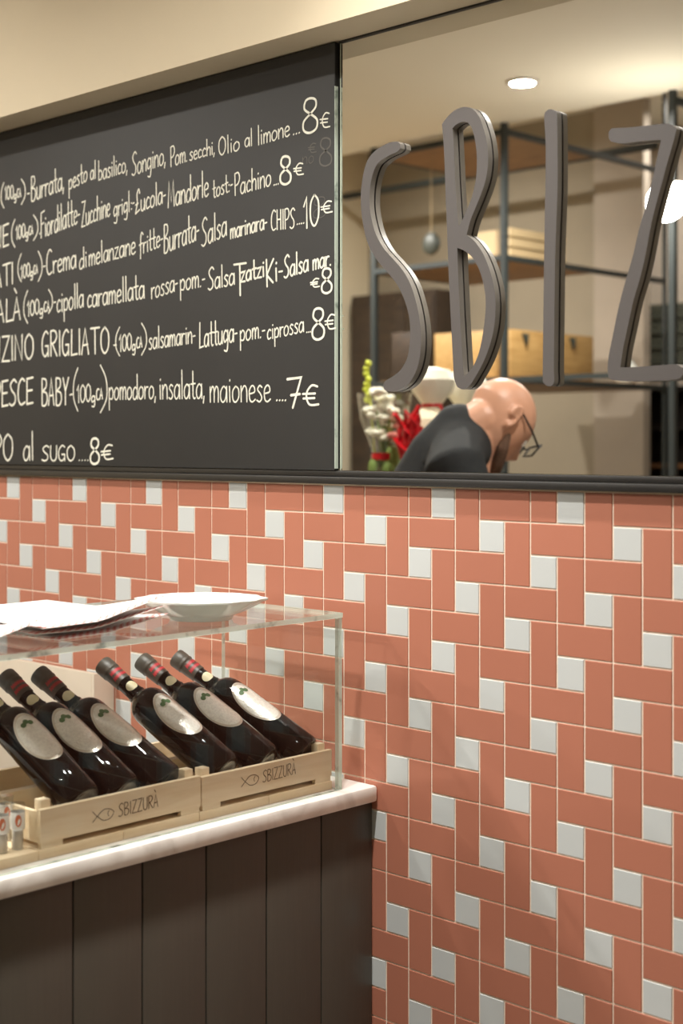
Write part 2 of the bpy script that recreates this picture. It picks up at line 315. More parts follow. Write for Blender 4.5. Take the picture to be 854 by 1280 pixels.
# ---------------------------------------------------------------- stroke lettering
def catmull(p, n=6):
    if len(p) < 3: return [tuple(q) for q in p]
    out = []; P = [p[0]]+list(p)+[p[-1]]
    for i in range(1, len(P)-2):
        a, b_, c, d = P[i-1], P[i], P[i+1], P[i+2]
        for k in range(n):
            t = k/n
            out.append(tuple(0.5*((2*b_[j])+(-a[j]+c[j])*t+(2*a[j]-5*b_[j]+4*c[j]-d[j])*t*t+(-a[j]+3*b_[j]-3*c[j]+d[j])*t**3) for j in (0, 1)))
    out.append(tuple(p[-1])); return out
Ls = lambda *p: ('L', p)
Ss = lambda *p: ('S', p)
G = {
 'a': (.42, [Ss((.33,.42),(.2,.5),(.06,.35),(.05,.12),(.16,0),(.3,.12),(.35,.4)), Ls((.35,.5),(.37,.0))]),
 'b': (.42, [Ls((.06,1),(.07,0)), Ss((.07,.38),(.22,.5),(.36,.33),(.3,.06),(.07,.02))]),
 'c': (.36, [Ss((.32,.42),(.2,.5),(.06,.3),(.12,.03),(.33,.08))]),
 'd': (.43, [Ss((.34,.4),(.2,.48),(.06,.3),(.08,.04),(.22,0),(.34,.15)), Ls((.35,1),(.37,0))]),
 'e': (.38, [Ss((.06,.25),(.3,.3),(.3,.45),(.18,.5),(.06,.35),(.08,.08),(.2,0),(.35,.08))]),
 'f': (.36, [Ss((.38,.88),(.26,1),(.17,.8),(.16,.3),(.15,-.2)), Ls((.02,.45),(.33,.5))]),
 'g': (.42, [Ss((.32,.42),(.18,.5),(.05,.3),(.12,.05),(.3,.15)), Ss((.34,.5),(.35,0),(.28,-.3),(.08,-.26))]),
 'h': (.41, [Ls((.06,1),(.07,0)), Ss((.07,.3),(.2,.5),(.33,.4),(.34,0))]),
 'i': (.19, [Ls((.08,.5),(.1,0)), Ls((.09,.66),(.1,.71))]),
 'l': (.19, [Ls((.08,1),(.1,0))]),
 'm': (.54, [Ls((.05,.5),(.06,0)), Ss((.06,.3),(.16,.5),(.25,.4),(.26,0)), Ss((.26,.3),(.36,.5),(.46,.4),(.47,0))]),
 'n': (.4, [Ls((.05,.5),(.06,0)), Ss((.06,.3),(.2,.5),(.32,.4),(.34,0))]),
 'o': (.42, [Ss((.2,.5),(.06,.35),(.07,.08),(.2,0),(.35,.15),(.34,.4),(.2,.5))]),
 'p': (.41, [Ls((.05,.5),(.07,-.42)), Ss((.06,.35),(.22,.5),(.35,.33),(.28,.05),(.07,.06))]),
 'r': (.32, [Ls((.05,.5),(.07,0)), Ss((.07,.3),(.16,.46),(.3,.46))]),
 's': (.35, [Ss((.3,.44),(.18,.5),(.08,.38),(.2,.26),(.28,.12),(.18,0),(.04,.05))]),
 't': (.32, [Ls((.14,.95),(.16,.08)), Ls((.02,.5),(.3,.52)), Ss((.16,.08),(.22,0),(.3,.03))]),
 'u': (.41, [Ss((.05,.5),(.06,.1),(.18,0),(.31,.15),(.33,.5)), Ls((.33,.5),(.35,0))]),
 'z': (.36, [Ls((.05,.48),(.3,.5),(.04,.02),(.33,0))]),
 'A': (.46, [Ls((.02,0),(.2,1),(.38,0)), Ls((.08,.35),(.34,.38))]),
 '\u00c0': (.46, [Ls((.02,0),(.2,1),(.38,0)), Ls((.08,.35),(.34,.38)), Ls((.08,1.42),(.2,1.2))]),
 'B': (.46, [Ls((.06,0),(.05,1)), Ss((.05,1),(.3,.95),(.32,.7),(.08,.52)), Ss((.08,.52),(.34,.45),(.4,.2),(.26,0),(.06,0))]),
 'C': (.46, [Ss((.4,.9),(.25,1),(.08,.75),(.06,.25),(.2,0),(.42,.08))]),
 'E': (.42, [Ls((.38,1),(.06,.97),(.06,0),(.38,.03)), Ls((.07,.5),(.34,.52))]),
 'F': (.42, [Ls((.4,1),(.06,.96),(.07,0)), Ls((.07,.52),(.34,.55))]),
 'G': (.46, [Ss((.38,.9),(.24,1),(.07,.7),(.07,.2),(.22,0),(.38,.2)), Ls((.38,.0),(.38,.42),(.22,.42))]),
 'H': (.46, [Ls((.06,1),(.07,0)), Ls((.36,1),(.37,0)), Ls((.06,.5),(.37,.52))]),
 'I': (.18, [Ls((.08,1),(.09,0))]),
 'K': (.46, [Ls((.06,1),(.1,-.05)), Ls((.42,.9),(.08,.4),(.4,0))]),
 'L': (.4, [Ls((.08,1),(.07,0),(.38,.04))]),
 'M': (.6, [Ls((.04,0),(.1,1),(.28,.2),(.44,1),(.52,0))]),
 'N': (.48, [Ls((.05,0),(.06,1),(.38,0),(.39,1))]),
 'O': (.5, [Ss((.24,1),(.07,.75),(.07,.25),(.24,0),(.42,.25),(.42,.75),(.24,1))]),
 'P': (.44, [Ls((.06,1),(.09,0)), Ss((.05,.98),(.3,1),(.4,.75),(.28,.5),(.08,.45))]),
 'R': (.46, [Ls((.06,1),(.07,0)), Ss((.05,1),(.28,1),(.38,.78),(.26,.55),(.08,.5)), Ls((.14,.5),(.4,0))]),
 'S': (.46, [Ss((.42,.88),(.28,1),(.1,.82),(.16,.6),(.34,.38),(.34,.12),(.18,0),(.03,.08))]),
 'T': (.5, [Ls((.02,.98),(.48,1)), Ls((.24,1),(.26,0))]),
 'U': (.44, [Ss((.06,1),(.06,.25),(.2,0),(.36,.2),(.38,1))]),
 'Y': (.46, [Ls((.04,1),(.2,.5)), Ls((.4,1),(.2,.5),(.2,0))]),
 'Z': (.46, [Ls((.05,1),(.4,1),(.05,0),(.42,0))]),
 '\u00a3': (.46, [Ss((.4,.8),(.32,1),(.18,.8),(.2,.4),(.06,.0),(.18,.02),(.4,.1)), Ls((.05,.35),(.28,.4))]),
 '8': (.56, [Ss((.28,.55),(.1,.72),(.14,.95),(.3,1),(.44,.92),(.44,.72),(.28,.55),(.08,.35),(.08,.1),(.26,0),(.46,.1),(.48,.35),(.28,.55))]),
 '0': (.48, [Ss((.24,1),(.07,.75),(.07,.25),(.24,0),(.42,.25),(.42,.75),(.24,1))]),
 '1': (.3, [Ls((.04,.72),(.18,1),(.19,0))]),
 '7': (.5, [Ls((.03,.95),(.45,1),(.2,0)), Ls((.14,.42),(.42,.46))]),
 '\u20ac': (.6, [Ss((.56,.95),(.34,1),(.16,.6),(.26,.1),(.6,.1)), Ls((.02,.6),(.48,.62)), Ls((.04,.38),(.46,.4))]),
 '(': (.2, [Ss((.17,1),(.05,.7),(.04,.3),(.17,0))]),
 ')': (.2, [Ss((.03,1),(.15,.7),(.16,.3),(.03,0))]),
 '.': (.16, [Ls((.05,0),(.09,.04))]),
 ',': (.16, [Ls((.08,.08),(.03,-.16))]),
 '-': (.26, [Ls((.03,.3),(.21,.31))]),
 ':': (.16, [Ls((.05,.0),(.08,.04)), Ls((.05,.34),(.08,.38))]),
 ' ': (.2, []),
}
# the round-letter Ca of "(100 g ca)" is written in small capitals
def ribbon(mb, pts, wd, frame, mi=0):
    """flat stroke of width wd along 2D pts; frame maps (u,v) to 3D"""
    P = [Vector((p[0], p[1])) for p in pts]; Q = [P[0]]
    for p in P[1:]:
        if (p-Q[-1]).length > wd*0.12: Q.append(p)
    if len(Q) < 2: Q = [Q[0]-Vector((wd*.3, 0)), Q[0]+Vector((wd*.3, 0))]
    n = len(Q); hw = wd/2; Ls_, Rs_ = [], []
    for i in range(n):
        t0 = (Q[i]-Q[i-1]).normalized() if i else (Q[1]-Q[0]).normalized()
        t1 = (Q[i+1]-Q[i]).normalized() if i < n-1 else t0
        t = (t0+t1); t = t.normalized() if t.length > 1e-3 else t0
        nn = Vector((-t.y, t.x)); k = 1/max(0.6, nn.dot(Vector((-t0.y, t0.x))))
        Ls_.append(Q[i]+nn*hw*k); Rs_.append(Q[i]-nn*hw*k)
    t0 = (Q[1]-Q[0]).normalized(); t1 = (Q[-1]-Q[-2]).normalized()
    a = Q[0]-t0*hw*.8; z = Q[-1]+t1*hw*.8
    vs = [frame(*p) for p in Ls_]+[frame(*p) for p in Rs_]+[frame(*a), frame(*z)]
    fs = [(i, i+1, n+i+1, n+i) for i in range(n-1)]+[(2*n, 0, n), (n-1, 2*n+1, 2*n-1)]
    mb.add(vs, fs, mi)
def write(mb, text, place, wd, width_of):
    """place(u in 0..1 along word, v in cap heights) -> 2D plane coords; wd stroke width in plane units"""
    total = sum(G[c][0] for c in text); x = 0
    for c in text:
        adv, st = G[c]
        for kind, pts in st:
            pl = catmull(pts) if kind == 'S' else list(pts)
            q = [place((x+p[0])/total, p[1]) for p in pl]
            mb.layer = getattr(mb, 'layer', 0)+1
            off = (mb.layer % 7)*0.00003
            ribbon(mb, q, wd, lambda u, v: width_of(u, v, off))
        x += adv
    return mb

# ================================================================ THE SETTING
XL, XR, YB = -4.2, 3.4, -5.2
YE = -3.055       # where the low ceiling ends
box_obj('floor', (XL, YB-.1, -.1), (XR, .1, 0), M['floor']).__setitem__('kind', 'structure')
box_obj('ceiling', (XL, YE, ZC), (XR, .1, ZC2+.1), M['ceiling']).__setitem__('kind', 'structure')
box_obj('ceiling_rear', (XL, YB-.1, ZC2), (XR, YE-.0005, ZC2+.1), M['ceiling']).__setitem__('kind', 'structure')
box_obj('wall_left', (XL-.1, YB-.1, 0), (XL, .1, ZC2), M['plaster']).__setitem__('kind', 'structure')
box_obj('wall_right', (XR, YB-.1, 0), (XR+.1, .1, ZC2), M['plaster']).__setitem__('kind', 'structure')

# back wall: plaster, with the tiled dado as its parts
U = 0.05; Z0 = 1.55-0.07134
wall = empty('wall_back', (0, 0, 0), kind='structure')
TOPM = 2.2465
box_obj('plaster_upper', (XL, 0.0, Z0), (XR, 0.1, ZC), M['plaster'], wall)
box_obj('grout_bed', (XL, 0.0015, 0.0), (XR, 0.1, Z0), M['grout'], wall)
def tile_mesh(nx, nz, mat, name):
    g = 0.0013; b = 0.0008; x0, x1 = g, nx*U-g; z1, z0 = -g, -nz*U+g
    vs = [(x0, .004, z0), (x1, .004, z0), (x1, .004, z1), (x0, .004, z1), (x0, b, z0), (x1, b, z0), (x1, b, z1), (x0, b, z1),
          (x0+b, 0, z0+b), (x1-b, 0, z0+b), (x1-b, 0, z1-b), (x0+b, 0, z1-b)]
    fs = [(8, 9, 10, 11)]
    for i in range(4):
        j = (i+1) % 4; fs += [(i, j, j+4, i+4), (i+4, j+4, j+8, i+8)]
    me = bpy.data.meshes.new(name); me.from_pydata(vs, [], fs); me.materials.append(mat)
    bm = bmesh.new(); bm.from_mesh(me); bmesh.ops.recalc_face_normals(bm, faces=bm.faces[:])
    bm.faces.ensure_lookup_table()
    if bm.faces[0].normal.y > 0: bmesh.ops.reverse_faces(bm, faces=bm.faces[:])
    bm.to_mesh(me); bm.free(); return me
TM = {'h': tile_mesh(2, 1, M['tile_red'], 'terracotta_tile'), 'v': tile_mesh(1, 2, M['tile_red'], 'terracotta_tile_upright'), 'w': tile_mesh(1, 1, M['tile_white'], 'white_tile')}
cells = []
for r in range(-1, 29):
    for i in range(-34, 30):
        if (i-4-2*r) % 5 == 0:
            cells.append(('w', i, r)); cells.append(('h', i, r-1)); cells.append(('v', i+1, r))
rest = {'r': MB(), 'w': MB()}
indiv = []
for k, i, r in cells:
    nx, nz = {'w': (1, 1), 'h': (2, 1), 'v': (1, 2)}[k]
    if r < 0: 
        if r+nz <= 0: continue
        # row cut by the rail: a shortened tile
        if k == 'v': k, nz, r = 'w_red', 1, 0
        else: continue
    x = i*U; z = Z0-r*U
    p = Vector((x+nx*U/2, 0, z-nz*U/2))-CAM; dep = p.dot(FW); px = PCX+F_PX*p.dot(RT)/dep; py = PCY-F_PX*p.z/dep
    hidden = (x+nx*U < 0.06 and z < 0.93 and x > -0.46)
    if hidden: continue
    vis = -30 < px < 890 and py < 1310
    indiv.append((0 if vis else 1, dep, k, x, z))
indiv.sort(key=lambda t: t[:2])
cnt = {'r': 0, 'w': 0}
red_half = tile_mesh(1, 1, M['tile_red'], 'terracotta_half_tile')
for nv, dep, k, x, z in indiv:
    t = 'w' if k == 'w' else 'r'
    me = red_half if k == 'w_red' else TM[k]
    if nv == 0 and cnt[t] < 300:
        cnt[t] += 1
        o = bpy.data.objects.new('white_tile' if t == 'w' else 'terracotta_tile', me); link(o, wall, (x, 0, z))
    else:
        rest[t].add([v.co+Vector((x, 0, z)) for v in me.vertices], [list(p.vertices) for p in me.polygons])
print('tiles', cnt)
o = rest['r'].build('terracotta_tiles', M['tile_red'], wall); o['kind'] = 'stuff'
o = rest['w'].build('white_tiles', M['tile_white'], wall); o['kind'] = 'stuff'

box_obj('baseboard_back', (0.07, -0.012, 0), (XR, 0.0005, 0.085), M['black_metal'], bev=.001).__setitem__('kind', 'structure')
# lowered band above mirror and blackboard
box_obj('soffit', (XL, -0.092, 2.248), (XR, -0.0005, ZC), M['plaster']).__setitem__('kind', 'structure')
# black steel rail under mirror and board
rail = empty('trim_1', (0, 0, 1.481), kind='structure')
rail.location = (0, 0, 0)
box_obj('rail_channel', (-2.4, -0.008, 1.4935), (2.2, -0.0005, 1.5035), M['black_metal'], rail, 0.0008)
box_obj('rail_lip', (-2.4, -0.0135, 1.4805), (2.2, -0.0005, 1.4930), M['black_metal'], rail, 0.0012)
tr = box_obj('trim_2', (-0.006, -0.006, 2.2445), (2.2, -0.0004, 2.2478), M['black_metal']); tr['kind'] = 'structure'

# ---------------------------------------------------------------- mirror
mir = empty('wall_mirror', (0.9, -0.002, 1.5045), 'large frameless wall mirror to the right of the blackboard, above the tiles', 'mirror')
def under(root, o): o.parent = root; o.matrix_parent_inverse = Matrix.Translation(root.location).inverted(); return o
under(mir, box_obj('mirror_pane', (-0.0035, -0.0022, 1.5042), (2.2, -0.0006, 2.2442), M['mirror']))
under(mir, box_obj('ground_edge', (-0.0055, -0.0026, 1.5042), (-0.0036, -0.0006, 2.2442), M['mirror_edge']))

# ---------------------------------------------------------------- blackboard
YBD = -0.012
BX1 = -0.0105
bd = empty('chalk_menu_board', (-0.9, YBD, 1.5045), 'black menu board hung left of the mirror, covered with handwritten white chalk dishes and prices', 'menu board')
under(bd, box_obj('board_panel', (-2.4, YBD, 1.5042), (BX1, -0.0008, 2.2462), M['board'], bev=0.0004))
es = MB(); es.box((BX1, YBD+.0006, 1.507), (BX1+.0012, -0.0035, 2.17)); under(bd, es.build('green_glass_edge', M['glass_edge'])).__setitem__('label', 'pale green glass edge')
es = MB(); es.box((BX1, YBD+.0006, 2.1701), (BX1+.0016, -0.0035, 2.2455)); es.box((BX1+.0013, -0.0034, 1.507), (BX1+.0045, -0.0007, 2.2455))  # clip at top, plus full-height strip painting the shadow line beside the mirror
under(bd, es.build('clip_and_shadow_strip', M['clip_shadow']))

# (text, x0, y0, x1, y1, cap height px, stroke px)
LINES = [
 [('(',1,261,6,260,32,2),('100gca',6,250,28,246,17,1.8),(')',26,256,33,254,32,2),('-',34,248,38,247,18,2),('Burrata,',39,252,83,236,31,2.2),('pesto',86,238,111,225,25,2.1),('al',113,225,121,223,23,2),('basilico,',123,226,162,214,25,2),
  ('Songino,',165,220,210,204,29,2),('Pom.',213,209,236,201,25,2),('secchi,',237,201,271,192,21,1.9),('Olio',273,195,302,187,23,2),('al',306,184,317,182,22,2),('limone',322,182,365,169,25,2),('...',366,169,377,166,26,2),('8',377,168,400,164,43,3.2),('\u20ac',400,161,413,160,19,2)],
 [('NE',-7,312,13,306,27,2.6),('(',14,310,20,309,35,2),('100gca',20,300,43,292,17,2),(')',41,301,49,299,32,2),('.',49,293,52,292,30,2),('Fiordilatte-',51,298,103,277,33,2.2),('Zucchine',102,284,140,269,31,2.1),('grigl',142,272,164,264,26,2),(':-',164,262,169,260,22,2),('\u00a3ucola-',169,267,210,252,29,2.2),
  ('Mandorle',210,260,264,244,33,2.3),('tost:-',266,248,293,237,23,2.1),('Pachino',293,245,342,231,28,2.1),('...',342,232,350,230,24,2),('8',349,231,366,230,35,3.4),('\u20ac',367,220,380,219,15,2)],
 [('ATI',-6,361,19,354,27,2.6),('(',22,353,28,352,35,2),('100gca',26,349,49,341,17,2),(')',47,352,54,351,38,2),('-',54,340,58,339,22,2),('Crema',58,344,98,334,31,2.3),('di',99,337,110,333,26,2.2),('melanzane',111,333,173,316,28,2.2),('fritte-',174,319,206,306,27,2.1),
  ('Burrata-',205,317,252,298,36,2.3),('Salsa',252,309,286,293,35,2.3),('marinara-',288,299,337,285,25,2.3),('CHIPS',339,288,371,285,25,2),('....',371,281,382,279,24,2),('10',379,287,401,280,39,2.8),('\u20ac',401,268,416,266,15,2)],
 [('AL\u00c0',-4,404,29,399,28,2.6),('(',29,405,36,404,41,2),('100gca',34,396,64,388,19,2),(')',60,392,67,391,30,2),('-',67,385,71,384,22,2),('cipolla',71,391,107,383,31,2.2),('caramellata',109,385,185,372,31,2.3),('rossa-',189,374,225,362,28,2.1),
  ('pom.-',225,364,259,357,28,2.2),('Salsa',260,363,296,355,28,2.3),('T',292,370,309,369,40,3),('zatzi',301,353,333,345,25,3),('Ki',332,358,349,350,33,3),('-',348,346,355,345,20,2.6),('Salsa',355,348,388,338,28,2.6),('mar.',391,338,416,331,25,2.6),('\u20ac',388,360,400,359,11,2),('8',401,367,417,366,31,3.2)],
 [('NZINO',-10,453,46,448,31,2.8),('GRIGLIATO',52,446,142,441,32,2.7),('-',142,440,147,440,28,2.2),('(',144,445,151,445,36,2),('100gca',149,440,180,434,21,2),(')',176,444,185,443,40,2),('salsamarin-',186,437,248,428,28,2.1),
  ('Lattuga-',249,435,300,426,32,2.3),('pom.-',300,427,334,421,27,2.1),('ciprossa',334,425,383,414,25,2),('...',383,416,390,415,22,2),('8',389,425,408,424,39,3.4),('\u20ac',406,413,420,412,19,2.2)],
 [('PESCE',-8,509,45,504,32,2.8),('BABY',52,507,89,506,34,2.6),('-',87,504,92,503,34,2.2),('(',91,514,99,514,54,2),('100gca',96,504,131,499,22,2),(')',124,516,136,516,60,2.2),('pomodoro,',136,500,199,498,31,2.1),
  ('insalata,',199,499,260,498,36,2.1),('maionese',262,503,343,502,40,2.1),('....',345,501,360,501,30,2.2),('7',358,510,379,510,38,3.6),('\u20ac',378,508,399,508,26,3)],
 [('PO',-9,577,19,575,33,2.6),('al',29,576,44,575,36,2.4),('SUGO',52,576,97,576,19,2.2),('....',98,576,113,576,30,1.6),('8',112,580,126,580,32,3.4),('\u20ac',126,576,142,575,19,2.4)],
]
OLD = [('8',398,208,417,207,35,2.4),('\u20ac',385,192,396,191,12,1.6),('no',378,206,394,203,18,1.4),('8',390,275,410,270,26,1.2)]
def chalk_line(words, name, mat, extra=0.0):
    mb = MB()
    for (t, x0, y0, x1, y1, H, sw) in words:
        if len(t) > 1: x1 -= (x1-x0)*.045; y1 -= (y1-y0)*.045
        A = bp(x0, y0, 1, YBD); B = bp(x1, y1, 1, YBD); h = (bp((x0+x1)/2, (y0+y1)/2-H, 1, YBD)-bp((x0+x1)/2, (y0+y1)/2, 1, YBD)).z
        pm = (bp(x0, y0-1, 1, YBD)-A).length
        def place(u, v, A=A, B=B, h=h, t=t):
            jit = 0
            return (A.x+(B.x-A.x)*u, A.z+(B.z-A.z)*u+v*h+jit)
        txt = t
        if t == '100gca':
            for sub, a, b_, hh, dy in (('100', 0, .55, 1.0, 0), ('g', .55, .72, .75, -.1), ('CA', .74, 1.0, .62, 0.02)):
                Aa = A.lerp(B, a); Bb = A.lerp(B, b_)
                write(mb, sub, lambda u, v, Aa=Aa, Bb=Bb, hh=hh, dy=dy: (Aa.x+(Bb.x-Aa.x)*u, Aa.z+(Bb.z-Aa.z)*u+(v*hh+dy)*h), pm*sw, lambda u, v, off: (u, YBD-0.0004-off-extra, v))
            continue
        write(mb, txt, place, pm*sw*.93, lambda u, v, off: (u, YBD-0.0004-off-extra, v))
    return under(bd, mb.build(name, mat))
chalk_line(OLD, 'erased_chalk_writing', M['chalk_old'])['label'] = 'faint half-erased figures'
for ln in LINES: chalk_line(ln, 'chalk_writing', M['chalk'], 0.0003)

# ---------------------------------------------------------------- sign letters standing off the mirror
YF = -0.0155; YBK = -0.0040
def outline(sx, oy, pts, sc_): return [(sx+p[0]/sc_, oy+p[1]/sc_) for p in pts]
def smooth_closed(p, n=4, corner=34):
    """catmull through the outline, keeping marked sharp corners"""
    P = [Vector(q) for q in p]; m_ = len(P); out = []
    sharp = []
    for i in range(m_):
        a = (P[i]-P[i-1]).normalized(); b_ = (P[(i+1) % m_]-P[i]).normalized()
        sharp.append(a.angle(b_) > math.radians(corner))
    for i in range(m_):
        b_, c = P[i], P[(i+1) % m_]
        a = b_ if sharp[i] else P[i-1]; d = c if sharp[(i+1) % m_] else P[(i+2) % m_]
        for k in range(n):
            t = k/n; out.append(0.5*((2*b_)+(-a+c)*t+(2*a-5*b_+4*c-d)*t*t+(-a+3*b_-3*c+d)*t**3))
    return [(v.x, v.y) for v in out]
def letter(name, outer, holes, label):
    loops = [[bp(x, y, 1, YF) for x, y in smooth_closed(l)] for l in [outer]+holes]
    cu = bpy.data.curves.new(name, 'CURVE'); cu.dimensions = '2D'; cu.fill_mode = 'BOTH'; cu.extrude = (YBK-YF)/2
    cx_ = sum(p.x for p in loops[0])/len(loops[0]); cz_ = min(p.z for p in loops[0])
    for lp in loops:
        sp = cu.splines.new('POLY'); sp.points.add(len(lp)-1); sp.use_cyclic_u = True
        for q, p in zip(sp.points, lp): q.co = (p.x-cx_, p.z-cz_, 0, 1)
    tmp = bpy.data.objects.new('tmp', cu); col.objects.link(tmp)
    dg = bpy.context.evaluated_depsgraph_get(); me = bpy.data.meshes.new_from_object(tmp.evaluated_get(dg))
    bpy.data.objects.remove(tmp)
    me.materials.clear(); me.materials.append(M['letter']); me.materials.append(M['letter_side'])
    me.transform(Matrix.Rotation(PI/2, 4, 'X'))
    bm = bmesh.new(); bm.from_mesh(me); bmesh.ops.remove_doubles(bm, verts=bm.verts[:], dist=1e-6); bmesh.ops.recalc_face_normals(bm, faces=bm.faces[:])
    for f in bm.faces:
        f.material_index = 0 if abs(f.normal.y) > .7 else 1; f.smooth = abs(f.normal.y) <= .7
    for e in bm.edges:
        if len(e.link_faces) == 2 and e.calc_face_angle(0) > math.radians(40): e.smooth = False
    bm.to_mesh(me); bm.free()
    root = empty(name, (cx_, (YF+YBK)/2, cz_), label, 'sign letter')
    o = bpy.data.objects.new('letter_body', me); link(o, root)
    # short spacers that pin the letter to the glass
    st = MB()
    ys = sorted(loops[0], key=lambda p: p.z)
    lo, hi = ys[0], ys[-1]
    return root, o
sS = 3.765
S_out = outline(430, 160, [(252,64),(225,66),(200,75),(150,105),(115,145),(95,200),(82,280),(80,360),(88,440),(105,520),(130,580),(170,640),(215,690),(255,745),(285,810),(305,880),(312,950),(308,1030),(295,1090),(265,1140),(225,1172),(195,1190),(185,1210),(190,1230),(207,1240),(240,1238),(280,1222),(315,1190),(345,1130),(360,1060),(363,980),(356,900),(340,820),(315,740),(280,675),(235,620),(190,570),(155,510),(135,450),(122,380),(121,310),(130,240),(150,180),(180,148),(215,128),(250,112),(266,95),(264,74)], sS)
sB = 6.4
B_out = outline(540, 120, [(80,225),(130,160),(190,110),(255,88),(310,95),(350,125),(385,180),(410,250),(432,330),(445,420),(450,500),(443,600),(425,690),(395,780),(355,880),(310,990),(278,1110),(330,1150),(365,1192),(410,1262),(445,1342),(475,1432),(497,1532),(508,1632),(508,1732),(498,1842),(475,1952),(440,2062),(395,2162),(350,2242),(312,2305),(275,2338),(240,2347),(205,2330),(186,2290),(175,2240),(170,2150),(160,1950),(145,1650),(133,1400),(122,1100),(110,800),(100,500),(90,330)], sB)
B_h1 = outline(540, 120, [(165,258),(198,226),(238,208),(282,207),(312,242),(336,310),(352,400),(360,500),(355,640),(335,750),(305,850),(270,930),(240,1000),(212,1045),(200,900),(188,700),(178,480),(172,350)], sB)
B_h2 = outline(540, 120, [(203,1217),(240,1228),(280,1252),(322,1290),(360,1350),(395,1435),(418,1532),(430,1632),(428,1732),(415,1852),(395,1972),(370,2072),(330,2162),(290,2212),(258,2246),(248,2150),(236,1950),(225,1752),(214,1500),(207,1350)], sB)
sI = 4.402
I_out = outline(660, 120, [(90,120),(95,90),(110,75),(130,73),(150,82),(160,102),(163,250),(163,500),(156,700),(150,880),(147,1100),(145,1300),(143,1500),(145,1560),(140,1585),(128,1596),(106,1596),(88,1582),(82,1545),(84,1300),(88,1000),(91,800),(94,600),(98,400),(97,250)], sI)
Z_out = outline(660, 120, [(445,235),(444,200),(460,178),(560,172),(660,162),(730,153),(770,152),(800,162),(818,180),(800,255),(765,375),(740,470),(715,560),(680,700),(646,880),(615,1010),(580,1130),(545,1290),(522,1400),(509,1492),(560,1493),(650,1487),(740,1480),(800,1476),(828,1480),(850,1497),(856,1525),(840,1552),(790,1562),(700,1567),(600,1569),(510,1568),(462,1562),(443,1545),(439,1500),(445,1430),(465,1330),(500,1160),(540,1010),(578,880),(610,740),(650,600),(690,440),(715,320),(733,242),(680,244),(600,251),(530,260),(490,258),(458,250)], sI)
letter('sign_letter', S_out, [], 'dark grey raised letter S mounted on the left part of the mirror')
letter('sign_letter', B_out, [B_h1, B_h2], 'dark grey raised letter B with two open loops, mounted on the mirror')
letter('sign_letter', I_out, [], 'dark grey raised letter I, the straight narrow stroke on the mirror')
letter('sign_letter', Z_out, [], 'dark grey raised letter Z at the right edge of the photo, on the mirror')

# ---------------------------------------------------------------- counter
ZS = 0.972; YC0 = -1.02
ct = empty('display_counter', (0.0, -0.5, 0), 'dark brown panelled counter butting against the tiled wall, under the marble slab', 'counter')
under(ct, box_obj('carcass', (-0.40, YC0, 0.08), (0.052, -0.001, 0.9435), M['counter']))
under(ct, box_obj('plinth', (-0.38, YC0+.02, 0.0), (0.03, -0.001, 0.0798), M['black_metal']))
gr = [0.0, -0.1230, -0.2455, -0.3700, -0.4915, -0.6130, -0.7330, -0.8550, -0.977, YC0]
for i in range(len(gr)-1):
    a, b_ = gr[i], gr[i+1]
    under(ct, box_obj('panel_board', (0.0525, b_+0.0013, 0.082), (0.069, a-0.0013 if i else -0.0012, 0.9430), M['counter'], bev=0.0014))
sl = box_obj('marble_worktop', (-0.46, YC0-.02, 0.9440), (0.082, -0.0008, ZS), M['marble'], bev=0.005)
tag(sl, 'white veined marble slab lying on the dark counter, its end touching the tiles', 'worktop')

# wooden display boards under the crates
ZT = 0.9865
TY = [(-0.0745, -0.2185), (-0.2193, -0.3635), (-0.3643, -0.508), (-0.5088, -0.654), (-0.6548, -0.80)]
tray = empty('wooden_tray', (-0.1, -0.4, ZS), 'low pale wooden base of butted boards lying on the marble under the crates', 'tray')
for a, b_ in TY:
    under(tray, box_obj('plank', (-0.235, b_, ZS+.0003), (0.046, a, ZT), M['plank'], bev=0.0012))

